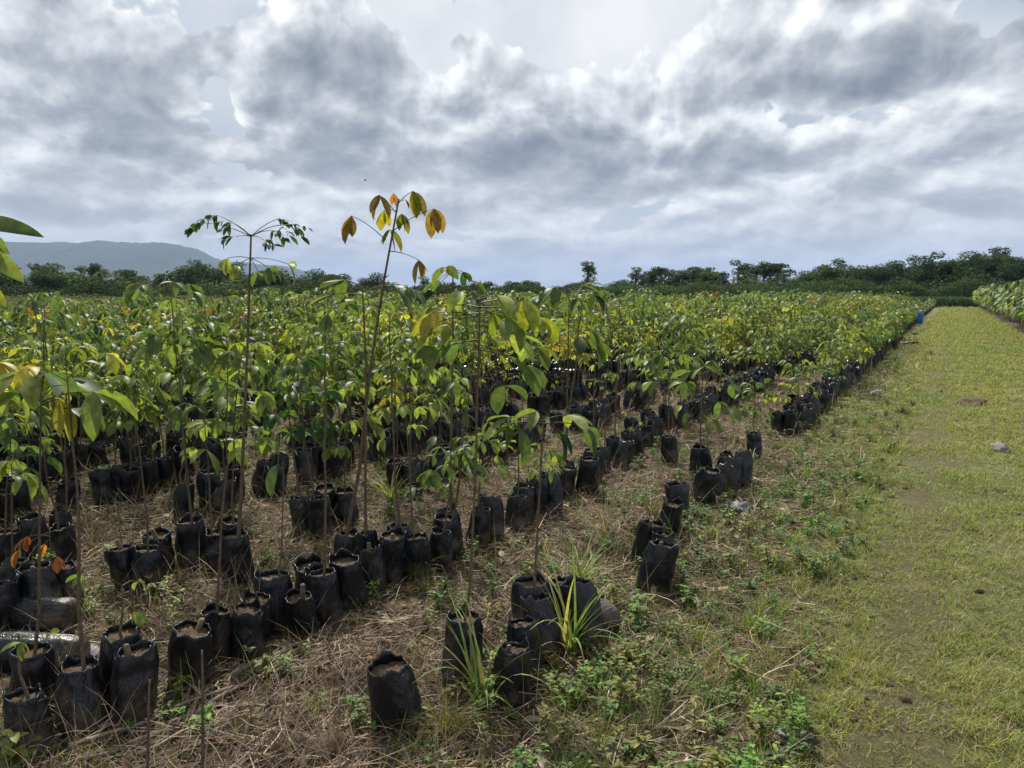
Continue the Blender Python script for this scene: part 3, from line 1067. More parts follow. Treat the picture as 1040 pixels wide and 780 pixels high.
# the rows: positions, then the nearest ones become things of their own and the rest one mass
cand = []
rr = random.Random(12)
for k in range(0, 18):
    x0 = row_x(k)
    v = 1.5
    while v < 94:
        gap = rr.random()
        step = rr.uniform(.17, .28) if gap > .10 else rr.uniform(.45, 1.0)
        v += step if v < 40 else step * 1.25
        x = x0 + rr.gauss(0, .05)
        if k == 0 and v < 9.3:
            continue
        if k == 1 and v < 7.9:
            continue
        if not in_view(x, v, 1.2):
            continue
        cand.append((x, v, k))
        if rr.random() < .45 and v < 30:
            cand.append((x + .17, v + rr.uniform(-.05, .05), k))
# right-hand field beyond the path
for k in range(0, 14):
    x0 = 2.38 + k * .7
    v = 18.0
    while v < 94:
        v += rr.uniform(.3, .45)
        x = x0 + rr.gauss(0, .06)
        if in_view(x, v, .6):
            cand.append((x, v, 100 + k))
cand = [c for c in cand if all((c[0] - a) ** 2 + (c[1] - b) ** 2 > .02 for a, b in placed)]
cand.sort(key=lambda c: math.hypot(c[0], c[1]))


def choose(x, y, k, r):
    """what grows in a pot of this row"""
    d = math.hypot(x, y)
    thin = mnoise.noise(Vector((x * .45, y * .45, 4)))
    if k == 0:
        p = .45 if y < 16 else .85
    elif k == 1:
        p = .30 if y < 14 else .75
    elif k == 2:
        p = .42
    elif k == 3:
        p = .62
    else:
        p = .74
    p += thin * .45 - (.22 if 2 <= k <= 7 and y < 16 else .05)
    if 2 <= k <= 5 and 5.5 < y < 12 and -x / y < .62:    # thin patch seen in the middle of the photograph
        p -= .33
    if r.random() > p:
        if k >= 1 and r.random() < .5:
            return 2 * (SPARSE + r.randrange(5)) + r.randrange(2)
        return 'stump'
    if k >= 2 and r.random() < .12:
        return 2 * (SPARSE + 5 + r.randrange(2)) + r.randrange(2)
    if k == 0:
        return 2 * r.choice([6, 8, 10, 13, 10, 4]) + r.randrange(2)
    if k == 1:
        return 2 * r.choice([4, 6, 8, 10, 12, 13, 0]) + r.randrange(2)
    return 2 * r.choice([0, 1, 2, 3, 4, 5, 6, 1, 9, 11, 12, 1, 0, 11, 3, 12, 0, 1, 2, 11, 4, 3, 5, 7]) + r.randrange(2)


N_SAP = sum(1 for p in POTS if p['o'].name.startswith('potted_sapling'))
N_STU = len(POTS) - N_SAP
rest = []
rc = random.Random(44)
for (x, y, k) in cand:
    kd = choose(x, y, k, rc)
    dist = math.hypot(x, y)
    if k < 12 and in_view(x, y) and ((kd != 'stump' and N_SAP < 285) or (kd == 'stump' and N_STU < 240)) and dist < 15:
        if kd == 'stump':
            N_STU += 1
        else:
            N_SAP += 1
        make_pot(x, y, k, kd, rc, soil=dist < 7)
    else:
        rest.append((x, y, k, kd, dist))

# every pot gets a label that tells where it stands in its row
def ordinal(n):
    return f"{n}{'th' if 10 <= n % 100 <= 20 else {1: 'st', 2: 'nd', 3: 'rd'}.get(n % 10, 'th')}"


byrow = {}
for p_ in POTS:
    if p_['row'] is not None and p_['look']:
        byrow.setdefault(p_['row'], []).append(p_)
for k, ps in byrow.items():
    ps.sort(key=lambda q: q['y'])
    for i, q in enumerate(ps):
        q['o']['label'] = f"{q['look']}, {ordinal(i + 1)} pot along {ROWNAME[k]}"

# ---- the far mass of saplings
FAR = Mesh()
lod = {}


def far_variant(i, lvl):
    if (i, lvl) not in lod:
        h, s, pal, sz = KINDS[i]
        rng = np.random.default_rng(i * 31 + lvl)
        m = Mesh()
        cnt, per, n, fold, grow = ((8, 3, 2, .3, 1.05), (8, 2, 2, 0, 1.25), (7, 1, 2, 0, 1.9))[lvl]
        for s_ in range(s):
            z = h * (1 - .21 * s_)
            hd = rng.uniform(0, 6.28) + np.arange(cnt) * 2 * np.pi / cnt + rng.normal(0, .3, cnt)
            e = rng.uniform(-.35, .7, cnt)
            L = .16 * rng.uniform(.6, 1.3, cnt)
            tip = np.stack([np.cos(e) * np.cos(hd) * L, np.cos(e) * np.sin(hd) * L, z + np.sin(e) * L], 1)
            droop_leaflets(m, tip, hd, pal, rng, sz * grow, per, n, fold)
        add_tubes(m, np.array([[0, 0, .2], [.01, 0, h * .6], [0, 0, h]]), [.007, .006, .004], (.115, .085, .055), 3, mat=1)
        lod[(i, lvl)] = m
    return lod[(i, lvl)]


bagfar = Mesh()
kb = 8
vb = []
for j, (z, r_) in enumerate([(0, .074), (.12, .086), (.25, .078), (.275, .07), (.23, .02)]):
    for i in range(kb):
        a = 2 * math.pi * i / kb
        q = r_ * (1 + .12 * math.sin(i * 2.3 + j))
        vb.append((math.cos(a) * q, math.sin(a) * q, z + (.018 * math.sin(i * 1.9) if j == 3 else 0)))
bagfar.add(np.array(vb), np.array([(j * kb + i, j * kb + (i + 1) % kb, (j + 1) * kb + (i + 1) % kb, (j + 1) * kb + i) for j in range(4) for i in range(kb)]), (.02, .02, .02), mat=2)
rng = np.random.default_rng(77)
grp = {}
bags = []
for (x, y, k, kd, d) in rest:
    if x > 0:
        kd = 2 * int(rng.choice([3, 1, 11, 0, 9]))
        sc = 1.55
    elif x < -18.5 + 1.5 * math.sin(y * .4):
        continue
    else:
        sc = 1.06
    dep = x * FWD.x + y * FWD.y
    if (d < 34 or k in (0, 1)) and x < 0:
        bags.append((x, y))
    if kd == 'stump':
        continue
    lvl = 0 if d < 22 else 1 if d < 45 else 2
    if lvl == 2 and rng.random() < .3:
        continue
    grp.setdefault((kd // 2, lvl), []).append((x, y, gz(x, y), sc * rng.uniform(.78, 1.12) * (.8 if (k < 2 and KINDS[kd // 2][0] > .9) else 1)))
nfar = 0
for (i, lvl), L in grp.items():
    A = np.array(L)
    nfar += len(A)
    patch = np.array([mnoise.noise(Vector((q[0] * .12, q[1] * .12, 8))) for q in L])
    tint = np.stack([1 + .25 * patch, 1 + .10 * patch, 1 + .1 * patch], 1) * rng.uniform(.65, 1.25, (len(A), 1))
    dead = rng.random(len(A)) < .05      # withered ones
    tint[dead] = tint[dead] * [1.5, .75, .8]
    FAR.add_copies(far_variant(i, lvl), A[:, :3], rng.uniform(0, 6.28, len(A)), A[:, 3], tint)
B = np.array([(x, y, gz(x, y)) for x, y in bags])
FAR.add_copies(bagfar, B, rng.uniform(0, 6.28, len(B)), rng.uniform(.9, 1.1, len(B)))
o = FAR.build('distant_saplings', [M_LEAF, M_BARK, M_BAG])
tag(o, 'mass of yellow-green saplings in black bags filling the field to the tree line', 'saplings', None, 'stuff')
print('POTS', len(POTS), 'saplings', N_SAP, 'stumps', N_STU, 'far', nfar, 'far bags', len(bags), 'verts', FAR.n)
# ------------------------------------------------------------------ ground cover
rng = np.random.default_rng(5)


def polar(n, r0, r1, power=1.0, az=41):
    """points whose density falls off with distance from where the photograph was taken"""
    r = r0 * (r1 / r0) ** (rng.random(n) ** power)
    a = R(YAW) + R(1) * rng.uniform(-az, az, n)
    return -np.sin(a) * r, np.cos(a) * r, r


def zs(x, y):
    return np.array([ground_h(a, b) for a, b in zip(x, y)])


def nz(x, y, f, s):
    return np.array([mnoise.noise(Vector((a * f, b * f, s))) for a, b in zip(x, y)])


def cols(pal, n, jit=.2):
    a = np.array(pal)
    return a[rng.integers(0, len(a), n)] * (1 + jit * rng.standard_normal((n, 1))).clip(.5, 1.6)


STRAW = [(.33, .245, .17), (.25, .175, .12), (.15, .105, .075), (.26, .21, .165), (.09, .06, .045), (.19, .13, .095), (.37, .31, .24), (.12, .085, .06)]
GREEN = [(.195, .250, .050), (.235, .285, .060), (.150, .205, .045), (.27, .27, .085), (.33, .28, .15)]
LUSH = [(.09, .13, .03), (.13, .17, .04), (.08, .11, .03), (.17, .19, .05)]

# straw and dead grass lying over the field soil
m = Mesh()
x, y, r = polar(190000, 2.0, 26, .95)
ok = (x < -.45) & (x > -16)
ok &= ~((x > -.8) & (rng.random(len(x)) < .5))
ok &= rng.random(len(x)) < (.55 + .9 * nz(x, y, 1.4, 2)).clip(.12, 1)
x, y, r = x[ok], y[ok], r[ok]
n = len(x)
base = np.stack([x, y, zs(x, y) + rng.uniform(.002, .03, n)], 1)
L = (.03 + .20 * rng.random(n) ** 2) * (1 + r / 30)
sw = nz(x, y, .8, 40) * 5
V, F, CC = blades(base, np.where(rng.random(n) < .5, sw + rng.normal(0, .5, n), rng.uniform(0, 6.28, n)), rng.normal(.08, .2, n), rng.normal(.15, .35, n), L, np.maximum(rng.uniform(.0018, .005, n), .0008 * r), 3, rng.normal(0, .6, n), 0, 'straw', cols(STRAW, n, .35), curl=rng.normal(0, .9, n))
m.add(V, F, CC)
x, y, r = polar(46000, 2.2, 26, .9)
ok = (x < -1.3) & (x > -16) & (rng.random(len(x)) < (.35 + .8 * nz(x, y, 1.1, 14)).clip(.05, 1) * np.where(np.abs((x + 2.86) / .95 - np.round((x + 2.86) / .95)) < .2, 1, .45))
x, y, r = x[ok], y[ok], r[ok]
n = len(x)
V, F, CC = blades(np.stack([x, y, zs(x, y)], 1), rng.uniform(0, 6.28, n), rng.uniform(.9, 1.5, n), rng.uniform(.1, 1.3, n), rng.uniform(.10, .38, n), np.maximum(rng.uniform(.002, .005, n), .0009 * r), 4, None, 0, 'grass', cols(STRAW + [(.2, .2, .06), (.14, .16, .04)], n))
m.add(V, F, CC)
tag(m.build('dry_straw', M_STRAW, smooth=False), 'tangled dry straw and dead grass between the bag rows', 'straw', None, 'stuff')

# grass of the path
m = Mesh()
n0 = 520000
v = 1.7 * (96 / 1.7) ** (rng.random(n0) ** 1.0)
u = rng.uniform(-.95, 2.5, n0)
keep = np.array([in_view(a, b, .3) for a, b in zip(u, v)])
u, v = u[keep], v[keep]
pn = nz(u, v, 1.3, 6)
edge = 1.0 - np.clip((-.45 - u) / .4, 0, 1) * .7 - np.clip((u - 2.1) / .3, 0, 1) * .8
wornl = np.maximum(1 - np.abs(u + .10) / .30, 1 - np.abs(u - 1.35) / .35).clip(0, 1) * (nz(u, v, .6, 3) + .75).clip(0, 1)
keep = rng.random(len(u)) < (edge * (.85 + 1.3 * pn) - .5 * wornl).clip(.05, 1)
u, v, wornl = u[keep], v[keep], wornl[keep]
tuf = nz(u, v, 9, 31)
keep = rng.random(len(u)) < (.75 + 1.6 * tuf).clip(.15, 1)
u, v, wornl = u[keep], v[keep], wornl[keep]
n = len(u)
r = np.hypot(u, v)
base = np.stack([u, v, zs(u, v) - .003], 1)
big = rng.random(n) < .06
L = rng.uniform(.025, .065, n) * np.where(big, 1.9, 1.1) * (1 - .35 * wornl) * (1 + .7 * nz(u, v, 3.0, 12)) * (1 + r / 70)
c = cols(GREEN, n)
hue = nz(u, v, .5, 15)[:, None]
c = c * (1 + hue * np.array([[.22, .05, .0]]))
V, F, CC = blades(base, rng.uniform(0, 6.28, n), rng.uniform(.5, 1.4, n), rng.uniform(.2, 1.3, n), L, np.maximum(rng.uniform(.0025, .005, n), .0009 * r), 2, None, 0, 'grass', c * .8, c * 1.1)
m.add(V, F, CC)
# dead stems lying in it
x = rng.uniform(-.8, 2.3, 14000)
y = 1.7 * (30 / 1.7) ** rng.random(14000)
n = len(x)
V, F, CC = blades(np.stack([x, y, zs(x, y) + .008], 1), rng.uniform(0, 6.28, n), rng.normal(.15, .2, n), rng.normal(.2, .3, n), rng.uniform(.02, .08, n), np.maximum(.002, .0006 * y), 3, None, 0, 'straw', cols(STRAW, n) * .8, curl=.8)
m.add(V, F, CC)
tag(m.build('path_grass', M_GRASS, smooth=False), 'short yellow-green mown grass of the path', 'grass', None, 'stuff')

# green weeds and grass between the rows and along the strip beside the path
def weed(seed):
    q = np.random.default_rng(seed)
    w = Mesh()
    if seed % 3 == 2:      # thin tuft
        k = 22
        V, F, CC = blades(q.normal(0, .012, (k, 3)) * [1, 1, 0], q.uniform(0, 6.28, k), q.uniform(.8, 1.5, k), q.uniform(.3, 1.5, k), q.uniform(.07, .2, k), q.uniform(.003, .006, k), 4, None, 0, 'grass', pick('fresh', k, q) * .9)
        w.add(V, F, CC)
    else:                  # broad-leaved herb: little stems with pairs of leaves
        for s in range(5):
            h = q.uniform(.04, .13)
            a = q.uniform(0, 6.28)
            ln = q.uniform(.2, .7)
            top = np.array([math.cos(a) * h * ln, math.sin(a) * h * ln, h])
            P = np.array([[0, 0, 0], top * .5, top])
            add_tubes(w, P, [.0016, .0013, .001], (.09, .11, .03), 3)
            k = 8
            t = q.uniform(.25, 1, k)[:, None]
            V, F, CC = blades(top[None] * t, q.uniform(0, 6.28, k), q.uniform(-.1, .7, k), q.uniform(.2, .9, k), q.uniform(.02, .042, k), q.uniform(.010, .018, k), 3, None, .2, 'leaf', pick('green' if seed % 2 else 'fresh', k, q) * .95)
            w.add(V, F, CC)
    return w


WEEDS = [weed(i) for i in range(9)]
m = Mesh()
x, y, r = polar(9000, 2.2, 24, .9)
gp = nz(x, y, .9, 21) + .6 * nz(x, y, 2.6, 5)
strip = np.exp(-((x + 1.15) / .75) ** 2)
ok = (x < -.35) & (x > -14) & (rng.random(len(x)) < (.11 + (.30 + .45 * np.clip((y - 3) / 2, 0, 1)) * strip + .5 * gp).clip(.02, .8))
x, y, r = x[ok], y[ok], r[ok]
n = len(x)
which = rng.integers(0, 9, n)
pos = np.stack([x, y, zs(x, y) - .004], 1)
for i in range(9):
    s = which == i
    if s.any():
        nn = int(s.sum())
        m.add_copies(WEEDS[i], pos[s], rng.uniform(0, 6.28, nn), rng.uniform(.4, 1.1, nn) * (1 + r[s] / 40), rng.uniform(.7, 1.25, (nn, 3)))
# loose low green grass in the same patches
x, y, r = polar(190000, 2.0, 60, .95)
gp = nz(x, y, 1.1, 33) + .5 * nz(x, y, 3.3, 5)
strip = np.exp(-((x + 1.0) / .6) ** 2) * (.45 + .75 * np.clip((y - 3.2) / 2.5, 0, 1))
ok = (x < -.3) & (x > -14) & (rng.random(len(x)) < (.12 + .95 * strip + .6 * gp).clip(.0, 1))
x, y, r = x[ok], y[ok], r[ok]
n = len(x)
c = cols(LUSH, n)
dry = rng.random(n) < .25
c[dry] = cols(GREEN, int(dry.sum()))
V, F, CC = blades(np.stack([x, y, zs(x, y) - .003], 1), rng.uniform(0, 6.28, n), rng.uniform(.6, 1.45, n), rng.uniform(.2, 1.3, n), rng.uniform(.03, .10, n) * (1 + r / 50), np.maximum(.0035, .0009 * r), 3, None, 0, 'grass', c)
m.add(V, F, CC)
tag(m.build('weeds', M_GRASS), 'small green weeds and grass sprouting through the straw', 'weeds', None, 'stuff')

# fallen leaves
m = Mesh()
x, y, r = polar(2600, 2.0, 14)
ok = (x < -.8)
x, y = x[ok], y[ok]
n = len(x)
V, F, CC = blades(np.stack([x, y, zs(x, y) + .012], 1), rng.uniform(0, 6.28, n), rng.normal(.15, .25, n), rng.normal(.2, .9, n), rng.uniform(.04, .10, n), rng.uniform(.016, .035, n), 4, rng.normal(0, .5, n), .35, 'leaf', cols([(.20, .13, .08), (.28, .20, .13), (.13, .08, .05), (.32, .26, .2)], n))
m.add(V, F, CC)
tag(m.build('fallen_leaves', M_STRAW), 'curled dead brown leaves lying on the field floor', 'fallen leaves', None, 'stuff')

# broken twigs and crumbs of soil
m = Mesh()
x, y, r = polar(1800, 2.0, 12)
ok = x < -.6
x, y = x[ok], y[ok]
n = len(x)
a = rng.uniform(0, 6.28, n)
L = rng.uniform(.08, .45, n)
z = zs(x, y)
z2 = zs(x + np.cos(a) * L, y + np.sin(a) * L)
P = np.stack([np.stack([x, y, z + .012], 1), np.stack([x + np.cos(a) * L * .5 + rng.normal(0, .008, n), y + np.sin(a) * L * .5, (z + z2) / 2 + .018], 1), np.stack([x + np.cos(a) * L, y + np.sin(a) * L, z2 + .01], 1)], 1)
rad = rng.uniform(.0015, .0045, n)[:, None] * np.array([[1, .9, .6]])
add_tubes(m, P, rad, (.16, .12, .085), 4)
tag(m.build('broken_twigs', M_BARK), 'scattered broken twigs among the straw', 'twigs', None, 'stuff')
m = Mesh()
LV = [lumps(90 + i, 8, 5, 1, .3, (1, 1, .7), 1.2) for i in range(4)]
for i in range(4):
    c_ = Mesh()
    c_.add(LV[i][0], LV[i][1], (.1, .07, .05))
    x, y, r = polar(520, 2.0, 16)
    ok = (x > -9) & ((x < -.2) | (rng.random(len(x)) < .10)) & (x < 2.2)
    x, y, r = x[ok], y[ok], r[ok]
    m.add_copies(c_, np.stack([x, y, zs(x, y)], 1), rng.uniform(0, 6, len(x)), rng.uniform(.005, .022, len(x)) * (1 + .05 * r))
tag(m.build('soil_crumbs', M_SOIL), 'loose crumbs and clods of brown soil', 'soil crumbs', None, 'stuff')


# big clumps of long arching grass
def clump(px, py, n, Lr, w, pal, label, seed, lift=1.3, group='clumps of long grass'):
    q = np.random.default_rng(seed)
    x, y = spot(px, py)
    c = np.array(pal)[q.integers(0, len(pal), n)] * q.uniform(.8, 1.2, (n, 1))
    mm = Mesh()
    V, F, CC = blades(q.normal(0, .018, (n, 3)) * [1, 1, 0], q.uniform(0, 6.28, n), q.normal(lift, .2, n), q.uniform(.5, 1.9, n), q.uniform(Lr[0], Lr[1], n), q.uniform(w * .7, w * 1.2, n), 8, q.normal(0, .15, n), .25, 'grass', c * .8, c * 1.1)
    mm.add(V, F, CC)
    o = mm.build('grass_clump', M_GRASS, loc=(x, y, gz(x, y) - .004))
    tag(o, label, 'grass clump', group)


LG = [(.15, .23, .06), (.21, .28, .08), (.12, .18, .05), (.34, .33, .12)]
DG = [(.30, .24, .12), (.22, .2, .06), (.12, .15, .035)]
clump(578, 668, 34, (.34, .62), .016, LG, 'long arching green grass among the knot of bags in the edge row', 1)
clump(590, 600, 44, (.2, .42), .012, LG, 'bright green upright grass clump just behind the knot of bags', 2)
clump(490, 716, 22, (.3, .55), .015, LG + DG, 'yellow-tinged arching blades at the foot of the tall yellow-green sapling', 3)
clump(455, 752, 110, (.14, .32), .004, DG, 'thin wispy half-dry grass beside the lone nearest bag', 4)
clump(420, 772, 70, (.06, .15), .004, LG, 'short fresh green tuft in front of the lone nearest bag', 5)
clump(320, 722, 50, (.05, .13), .0045, LG, 'small tuft of fresh grass on the bare litter beside the canes', 6)
clump(398, 512, 34, (.25, .5), .013, LG, 'tall green grass blades between the second and third bag rows', 7)
clump(420, 590, 45, (.12, .3), .005, DG + LG, 'feathery yellow-green grass behind the lone nearest bag', 8)
clump(615, 560, 22, (.25, .55), .007, DG + LG, 'loose sprawling dry grass over the half-hidden bags of the edge row', 9)
clump(705, 470, 40, (.1, .25), .006, LG, 'green clump beside the heap of bags under the bushy sapling', 10)
clump(725, 548, 70, (.06, .16), .005, LG, 'spreading fresh green grass before the grey rock', 11)
clump(190, 560, 30, (.12, .28), .006, LG, 'small green clump in the straw between the third and fourth bag rows', 12)
clump(10, 570, 40, (.12, .26), .005, LG, 'green clump beside the toppled bags', 13)
clump(720, 430, 40, (.1, .22), .006, LG, 'green clump behind the bushy sapling', 14)
clump(840, 745, 90, (.05, .12), .004, LG, 'fresh tuft at the ragged path edge by the flat stone', 15)

# leafy weed under the nearest heaped bags
q = np.random.default_rng(3)
x, y = spot(24, 762)
root = empty('leafy_weed', (x + .06, y - .05, gz(x, y)))
stm, lf = Mesh(), Mesh()
for s in range(4):
    a = q.uniform(0, 6.28)
    top = np.array([math.cos(a) * .04, math.sin(a) * .04, q.uniform(.08, .15)])
    add_tubes(stm, np.array([[0, 0, 0], top * .5, top]), [.003, .002, .0015], (.08, .10, .03), 5)
    k = 9
    t = np.linspace(.3, 1, k)[:, None]
    V, F, CC = blades(top[None] * t, np.arange(k) * 2.4 + a, q.uniform(0, .5, k), q.uniform(.3, .9, k), q.uniform(.045, .07, k), q.uniform(.022, .034, k), 5, None, .25, 'leaf', pick('fresh', k, q))
    lf.add(V, F, CC)
stm.build('stem', M_BARK, root)
lf.build('foliage', M_LEAF, root)
tag(root, 'low broad-leaved green weed growing against the two heaped bags in the near corner', 'weed')

# ------------------------------------------------------------------ stones, mounds, canes, toppled bags
def stone(px, py, size, sq, mat, label, seed, name='stone', cat='stone', z=.3, amp=.2):
    x, y = spot(px, py)
    V, F = lumps(seed, 26, 16, size, amp, sq)
    mm = Mesh()
    mm.add(V, F, (.3, .3, .3))
    o = mm.build(name, mat, loc=(x, y, gz(x, y) + size * sq[2] * z))
    o.rotation_euler = (.1, -.08, seed)
    tag(o, label, cat)


stone(890, 404, .085, (1.1, .9, .8), M_PALE, 'whitish stone at the edge of the path near the edge row', 1)
stone(1015, 464, .085, (1.2, 1, .6), M_STONE, 'rounded tan stone lying in the grass of the path', 2)
stone(751, 522, .062, (1, .9, .8), M_PALE, 'grey rock in weeds in front of the heap of bags', 3, amp=.4)
stone(806, 764, .055, (1.3, .8, .35), M_STONE, 'flat grey stone at the ragged near edge of the path', 4, amp=.3)
stone(332, 770, .065, (1.2, 1, .75), M_SOIL, 'rounded clod of brown soil beside a long twig', 5, 'soil_clod', 'soil clod')
stone(925, 350, .16, (1.2, 1, .45), M_SOIL, 'low heap of dark soil on the path before the blue drum', 6, 'soil_heap', 'soil heap', amp=.4)
stone(989, 414, .17, (1.2, 1, .32), M_SOIL, 'low ant-hill mound of brown soil in the middle of the path', 7, 'soil_mound', 'soil mound', amp=.4)
stone(800, 668, .07, (1.6, .6, .35), M_SOIL, 'dark broken clod in the brown strip beside the path', 8, 'soil_clod', 'soil clod', amp=.5)
stone(930, 340, .10, (1.2, 1, .4), M_SOIL, 'small clod between the dark heap and the blue drum', 9, 'soil_clod', 'soil clod', amp=.4)


def cane(p0, p1, rad, label, seed, col=(.20, .165, .125), name='dry_cane', lift=.02):
    q = random.Random(seed)
    a = np.array([*spot(*p0), 0])
    b = np.array([*spot(*p1), 0])
    n = 9
    t = np.linspace(0, 1, n)[:, None]
    P = a * (1 - t) + b * t
    L = np.linalg.norm(b - a)
    side = np.array([-(b - a)[1], (b - a)[0], 0]) / L
    bow = q.uniform(-.05, .05)
    P = P + side * np.sin(t * 3.14) * bow * L
    P[:, 2] = [gz(v[0], v[1]) + lift + .01 * math.sin(i * 2 + seed) for i, v in enumerate(P)]
    org = P[0].copy()
    mm = Mesh()
    add_tubes(mm, P - org, np.linspace(rad, rad * .5, n), col, 7)
    o = mm.build(name, M_BARK, loc=tuple(org))
    tag(o, label, 'dry cane' if name == 'dry_cane' else 'stick', 'dry canes and sticks on the ground')


CN = [((55, 752), (300, 655), .008, 'longest grey cane lying along the front of the second bag row'), ((70, 765), (330, 660), .006, 'thin cane lying alongside the longest grey cane'),
      ((100, 748), (215, 700), .007, 'short cane tucked under the paired bags of the second row'), ((170, 745), (332, 645), .007, 'cane crossing the bundle towards the standing bags'),
      ((235, 690), (325, 645), .010, 'thick cane end at the middle of the bundle'), ((240, 700), (390, 585), .005, 'thin cane running up the gap beside the row of bags'),
      ((20, 780), (58, 740), .011, 'pale snapped cane stub pointing up from the nearest corner'), ((250, 776), (400, 768), .006, 'straight twig lying beside the brown soil clod'),
      ((0, 800), (200, 742), .007, 'cane at the near end of the bundle reaching out of the picture'), ((620, 720), (690, 645), .004, 'thin stick lying on the weeds right of the knot of bags'),
      ((140, 775), (300, 700), .005, 'bent thin cane on the bare litter below the bundle'), ((430, 640), (350, 740), .004, 'straw-thin stick leaning over litter beside the lone bag')]
for i, (a, b, r_, lb) in enumerate(CN):
    cane(a, b, r_ * 1.3, lb, i, name='dry_cane' if i not in (7, 9, 11) else 'dry_stick', col=((.20, .165, .125), (.27, .22, .16), (.15, .12, .09))[i % 3])


def toppled(px, py, rz, label, seed, length=.34):
    x, y = spot(px, py)
    root = empty('toppled_bag', (x, y, gz(x, y) + .07), rz)
    b, s = bag_mesh(seed, H=length, r0=.075)
    for nm, mm, mt in (('planter_bag', b, M_BAG), ('soil', s, M_SOIL)):
        o = mm.build(nm, mt, root)
        o.rotation_euler = (math.pi / 2, 0, 0)
        o.location = (0, length / 2, 0)
    tag(root, label, 'toppled bag', 'bags lying on their sides')


toppled(22, 682, R(-58), 'black bag lying on its side on brown earth by the withered sapling', 21, .52)
toppled(24, 640, R(-64), 'black bag lying on its side with a shiny top, behind the other toppled one', 22, .50)
toppled(600, 646, R(-40), 'torn bag tipped over at the end of the knot of bags in the edge row', 23, .24)
stone(10, 700, .07, (1.5, 1, .7), M_SOIL, 'block of bare brown earth below the toppled bags', 11, 'soil_block', 'soil block')
stone(92, 668, .05, (1.9, .8, .7), M_PALE, 'pale grey slab lying beside the toppled bags', 12, 'pale_slab', 'slab', amp=.15)

# blue drum at the far end of the edge row
x, y = spot(931, 329)
root = empty('blue_drum', (x, y, gz(x, y)))
root.scale = (1.15, 1.15, 1.15)
mp = bpy.data.materials.new('blue_plastic')
mp.use_nodes = True
T = NT(mp.node_tree)
nzz = T.noise(T.n('ShaderNodeTexCoord').outputs['Object'], 12, 4, .6)
p = T.n('ShaderNodeBsdfPrincipled', i_Roughness=.4)
T.link(T.ramp(nzz, [(.3, (.01, .08, .40)), (.7, (.015, .13, .55))]), p.inputs['Base Color'])
T.n('ShaderNodeOutputMaterial', i_0=p.outputs[0])
mm = Mesh()
prof = [(0, 0), (.24, 0), (.25, .03), (.25, .18), (.262, .20), (.25, .22), (.25, .40), (.262, .42), (.25, .44), (.245, .56), (.23, .58)]
k = 28
V = np.array([(r_ * math.cos(2 * math.pi * i / k), r_ * math.sin(2 * math.pi * i / k), z_) for r_, z_ in prof for i in range(k)])
mm.add(V, np.array([(j * k + i, j * k + (i + 1) % k, (j + 1) * k + (i + 1) % k, (j + 1) * k + i) for j in range(len(prof) - 1) for i in range(k)]), (0, 0, .3))
mm.build('drum_body', mp, root)
mm = Mesh()
V = np.array([(r_ * math.cos(2 * math.pi * i / k), r_ * math.sin(2 * math.pi * i / k), z_) for r_, z_ in [(.24, .575), (.245, .60), (.215, .605), (.21, .585), (0, .585)] for i in range(k)])
mm.add(V, np.array([(j * k + i, j * k + (i + 1) % k, (j + 1) * k + (i + 1) % k, (j + 1) * k + i) for j in range(4) for i in range(k)]), (0, 0, .3))
mm.build('lid', mp, root)
tag(root, 'small blue plastic drum standing at the far edge of the grass path', 'drum')

# a bird far up
bp = P3(371, 183, 38)
mm = Mesh()
V, F = lumps(3, 10, 8, .03, .05, (2.2, .8, .8))
mm.add(V, F, (.02, .02, .02))
V, F, CC = blades(np.zeros((2, 3)), [1.6, -1.6], [.5, .5], [.6, .6], [.11, .11], [.05, .05], 5, None, .05, 'leaf', (.02, .02, .02))
mm.add(V, F, CC)
o = mm.build('bird', M_BARK, loc=tuple(bp))
o.rotation_euler = (0, 0, .5)
tag(o, 'tiny dark bird flying high against the clouds', 'bird')

# ------------------------------------------------------------------ trees
def crown_quads(m, centres, radii, per, size, rng, col, flat=.75):
    for c, r_ in zip(centres, radii):
        k = int(per * r_ ** 2)
        d = rng.normal(0, 1, (k, 3))
        d /= np.linalg.norm(d, axis=1, keepdims=True)
        rad = r_ * rng.uniform(.45, 1.08, k) ** .6
        pos = c + d * rad[:, None] * [1, 1, flat]
        cc = np.array(col)[rng.integers(0, len(col), k)] * rng.uniform(.75, 1.25, (k, 1))
        V, F, CC = blades(pos, rng.uniform(0, 6.28, k), rng.normal(0, .7, k), .5, size * rng.uniform(.6, 1.3, k), size * rng.uniform(.35, .7, k), 2, rng.normal(0, .8, k), 0, 'leaf', cc)
        m.add(V, F, CC)


TC = [(.038, .068, .028), (.052, .085, .030), (.030, .056, .026), (.07, .10, .035)]


